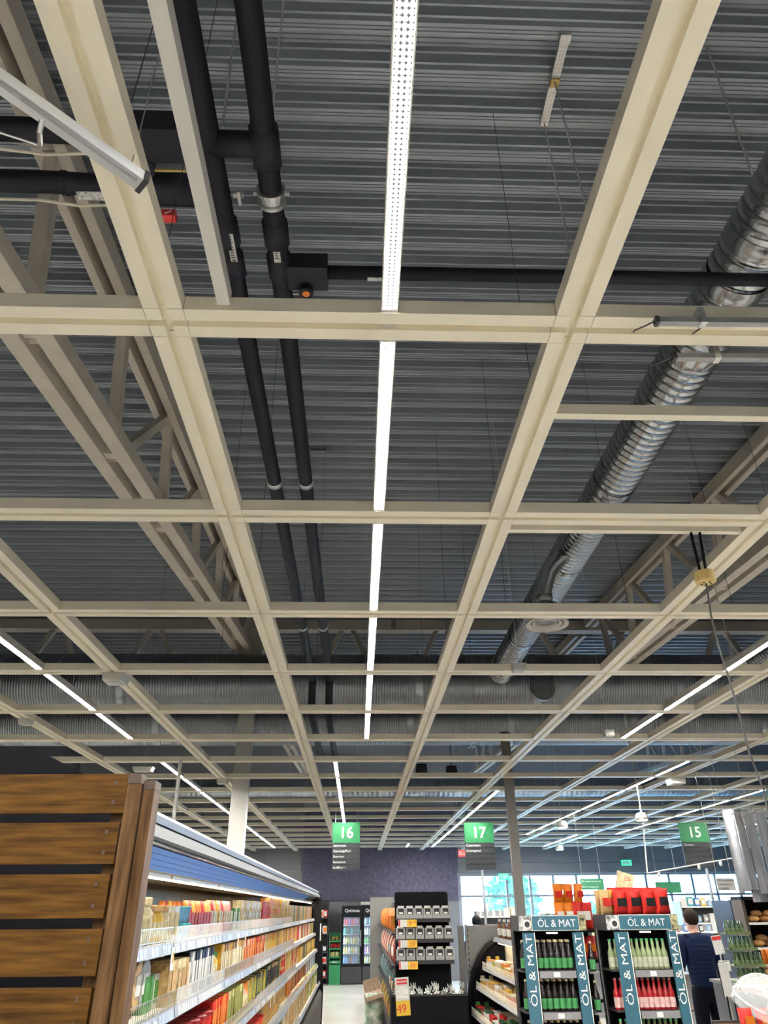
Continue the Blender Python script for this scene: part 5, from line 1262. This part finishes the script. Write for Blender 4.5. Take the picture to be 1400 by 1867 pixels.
goods_rack(5.2, 6.5, 14.4, (.8, 1.1, 1.4), ['blue', 'white', 'sky', 'teal', 'red', 'white', 'black'], ['carton', 'box', 'bottle_small'], 'low white rack of small goods right behind the man', 'low white rack behind the man')
goods_rack(8.4, 9.8, 17.5, (.9, 1.2, 1.5, 1.8), ['sky', 'white', 'blue', 'navy'], ['box', 'carton'], 'white rack of goods near the back wall below sign 15', 'white rack below sign 15')
goods_rack(2.5, 3.5, 17.0, (1.0, 1.35, 1.65), ['red', 'white', 'white', 'navy', 'black', 'cream'], ['box', 'carton', 'bottle_small'], 'white rack of red and white goods left of the grey pole', 'rack left of the grey pole')
goods_rack(3.6, 5.3, 15.6, (1.0, 1.3, 1.6), ['white', 'cream', 'dgreen', 'red', 'white', 'black'], ['bottle_small', 'box', 'jar'], 'white rack of bottles and boxes behind the left bottle display', 'rack behind the left display')
goods_rack(2.0, 2.9, 13.6, (.9, 1.2, 1.45), ['red', 'white', 'red', 'sky'], ['box', 'box', 'carton'], 'low rack with red boxes in front of the dark haired person', 'low rack of red boxes')

# ================================================================== PEOPLE
def skin_obj(name, verts, edges, radii, m, parent, sub=2):
    me = D.meshes.new(name); me.from_pydata(verts, edges, [])
    tmp = D.objects.new(name, me); COL.objects.link(tmp)
    md = tmp.modifiers.new('skin', 'SKIN'); md.use_smooth_shade = True
    sv = me.skin_vertices[0].data
    for i, r_ in enumerate(radii):
        sv[i].radius = r_ if isinstance(r_, tuple) else (r_, r_); sv[i].use_root = (i == 0)
    sb2 = tmp.modifiers.new('sub', 'SUBSURF'); sb2.levels = sub; sb2.render_levels = sub
    dg = bpy.context.evaluated_depsgraph_get(); dg.update()
    me2 = D.meshes.new_from_object(tmp.evaluated_get(dg)); me2.name = name
    D.objects.remove(tmp); me2.materials.clear(); me2.materials.append(MATS[m])
    me2.polygons.foreach_set('use_smooth', [True]*len(me2.polygons))
    return link(name, me2, parent, local=True)
def ellip(b, c, r, n=16, m_=10):
    vs = []; fs = []
    for i in range(m_+1):
        t = math.pi*i/m_
        for j in range(n): vs.append((c[0]+r[0]*math.sin(t)*math.cos(2*math.pi*j/n), c[1]+r[1]*math.sin(t)*math.sin(2*math.pi*j/n), c[2]+r[2]*math.cos(t)))
    for i in range(m_):
        for j in range(n): fs.append((i*n+j, i*n+(j+1) % n, (i+1)*n+(j+1) % n, (i+1)*n+j))
    return b.add(vs, fs)
def person(loc, rotz, label, jm, tm, hm, scale=1.0):
    t = thing('person', label, 'person', loc, None, rotz); t.scale = (scale,)*3
    # faces +y. body: pelvis, spine, neck, head, legs, arms, hands
    V = [(0,0,.93),(0,.0,1.12),(0,.0,1.30),(0,.01,1.44),(0,.025,1.50),(0,.04,1.56),(0,.05,1.64)]
    Ed = [(0,1),(1,2),(2,3),(3,4),(4,5),(5,6)]
    Rr = [(.11,.085),(.12,.09),(.14,.10),(.08,.07),(.052,.052),(.066,.075),(.074,.088)]
    for s_ in (-1, 1):
        b = len(V); V += [(s_*.09,0,.86),(s_*.10,.01,.48),(s_*.11,-.01,.09),(s_*.125,.13,.04)]; Ed += [(0,b),(b,b+1),(b+1,b+2),(b+2,b+3)]; Rr += [.085,.055,.042,.035]
        b = len(V)
        if s_ > 0: A = [(.17,0,1.42),(.245,-.02,1.17),(.25,.04,.93),(.25,.06,.87),(.25,.07,.82)]
        else: A = [(-.17,0,1.42),(-.24,.0,1.17),(-.17,.19,1.06),(-.14,.24,1.06),(-.12,.29,1.06)]
        V += A; Ed += [(2,b),(b,b+1),(b+1,b+2),(b+2,b+3),(b+3,b+4)]; Rr += [.055,.042,.030,.034,.03]
        w_ = b+3; h_ = Vector(A[4])-Vector(A[3]); h_.normalize(); side = Vector((0,1,0)) if s_ > 0 else Vector((0,0,1))
        for f_ in range(4):
            o1 = Vector(A[4])+side*(-.027+.018*f_)+h_*.012; L = (.05,.062,.066,.055)[f_]
            curl = Vector((-.02, 0, 0)) if s_ > 0 else Vector((.0, 0, -.02))
            c = len(V); V += [tuple(o1), tuple(o1+h_*L*.55+curl*.3), tuple(o1+h_*L+curl)]; Ed += [(b+4, c), (c, c+1), (c+1, c+2)]; Rr += [.0095,.009,.0075]
        o1 = Vector(A[3])+side*.035; c = len(V); V += [tuple(o1), tuple(o1+side*.022+h_*.03), tuple(o1+side*.02+h_*.055)]; Ed += [(w_, c), (c, c+1), (c+1, c+2)]; Rr += [.012,.010,.008]
    skin_obj('body', V, Ed, Rr, 'skin', t, 2)
    part('nose', MB().add([(-.012,.135,1.615),(.012,.135,1.615),(0,.165,1.612),(0,.135,1.655)], [(0,1,2),(1,3,2),(3,0,2)]), 'skin', t, local=True)
    for s_ in (-1, 1):
        part('ear', ellip(MB(), (s_*.078, .045, 1.625), (.012, .022, .032), 10, 8), 'skin', t, smooth=True, local=True)
        part('eye', ellip(MB(), (s_*.028, .128, 1.645), (.012, .008, .007), 8, 6), 'paper', t, smooth=True, local=True)
    part('mouth', ellip(MB(), (0, .13, 1.575), (.024, .008, .006), 8, 6), mat('lips', (.4, .15, .13), .5), t, smooth=True, local=True)
    hb = ellip(MB(), (0, .026, 1.645), (.092, .104, .108), 18, 14); hb.v = [(x, y, max(z, 1.565 if y < .02 else (1.60 if y < .05 else 1.67))) for x, y, z in hb.v]
    part('hair', hb, hm, t, smooth=True, local=True)
    JV = [(0,-.005,.86),(0,-.005,.98),(0,-.005,1.15),(0,-.005,1.30),(0,0,1.415),(0,.012,1.47)]; JE = [(0,1),(1,2),(2,3),(3,4),(4,5)]; JR = [(.185,.135),(.18,.135),(.185,.135),(.20,.14),(.13,.105),(.072,.07)]
    for s_ in (-1, 1):
        b = len(JV)
        JV += [(.195,0,1.40),(.25,-.02,1.17),(.255,.035,.955)] if s_ > 0 else [(-.195,0,1.40),(-.245,.0,1.17),(-.19,.165,1.065)]
        JE += [(3,b),(b,b+1),(b+1,b+2)]; JR += [.085,.066,.05]
    jk = skin_obj('jacket', JV, JE, JR, jm, t, 2)
    for k in range(11):
        z = .93+k*.046; rx, ry = .176+.012*math.sin((z-.9)*4), .136
        part('quilt_seam', MB().tube([(rx*1.0*math.cos(a), -.005+ry*1.0*math.sin(a), z+.006*math.sin(a*3)) for a in [R(200+i*14) for i in range(11)]], .004, 5), jm, t, local=True)
    TV = [(0,0,1.0),(0,0,.88)]; TE = [(0,1)]; TR = [(.15,.12),(.155,.12)]
    for s_ in (-1, 1): b = len(TV); TV += [(s_*.09,0,.78),(s_*.105,.01,.48),(s_*.115,-.01,.07)]; TE += [(1,b),(b,b+1),(b+1,b+2)]; TR += [(.105,.105),.085,.072]
    skin_obj('trousers', TV, TE, TR, tm, t, 2)
    for s_ in (-1, 1): part('shoe', ellip(MB(), (s_*.118, .055, .045), (.05, .14, .045), 12, 8), 'black', t, smooth=True, local=True)
    return t
pm = at(1262, 1767, Y=10.5)
person((pm.x+.12, 10.5, 0), R(4), 'man in a quilted navy jacket and dark trousers seen from behind', 'jacket', 'trousers', 'hair', 1.01)
p2 = at(870, 1690, Y=15.2)
mat('dark_coat', (.012, .012, .016), .8, noise=.2)
person((p2.x, 15.2, 0), R(20), 'dark haired person in a black coat far off by the window', 'dark_coat', 'dark_coat', 'black', .965)
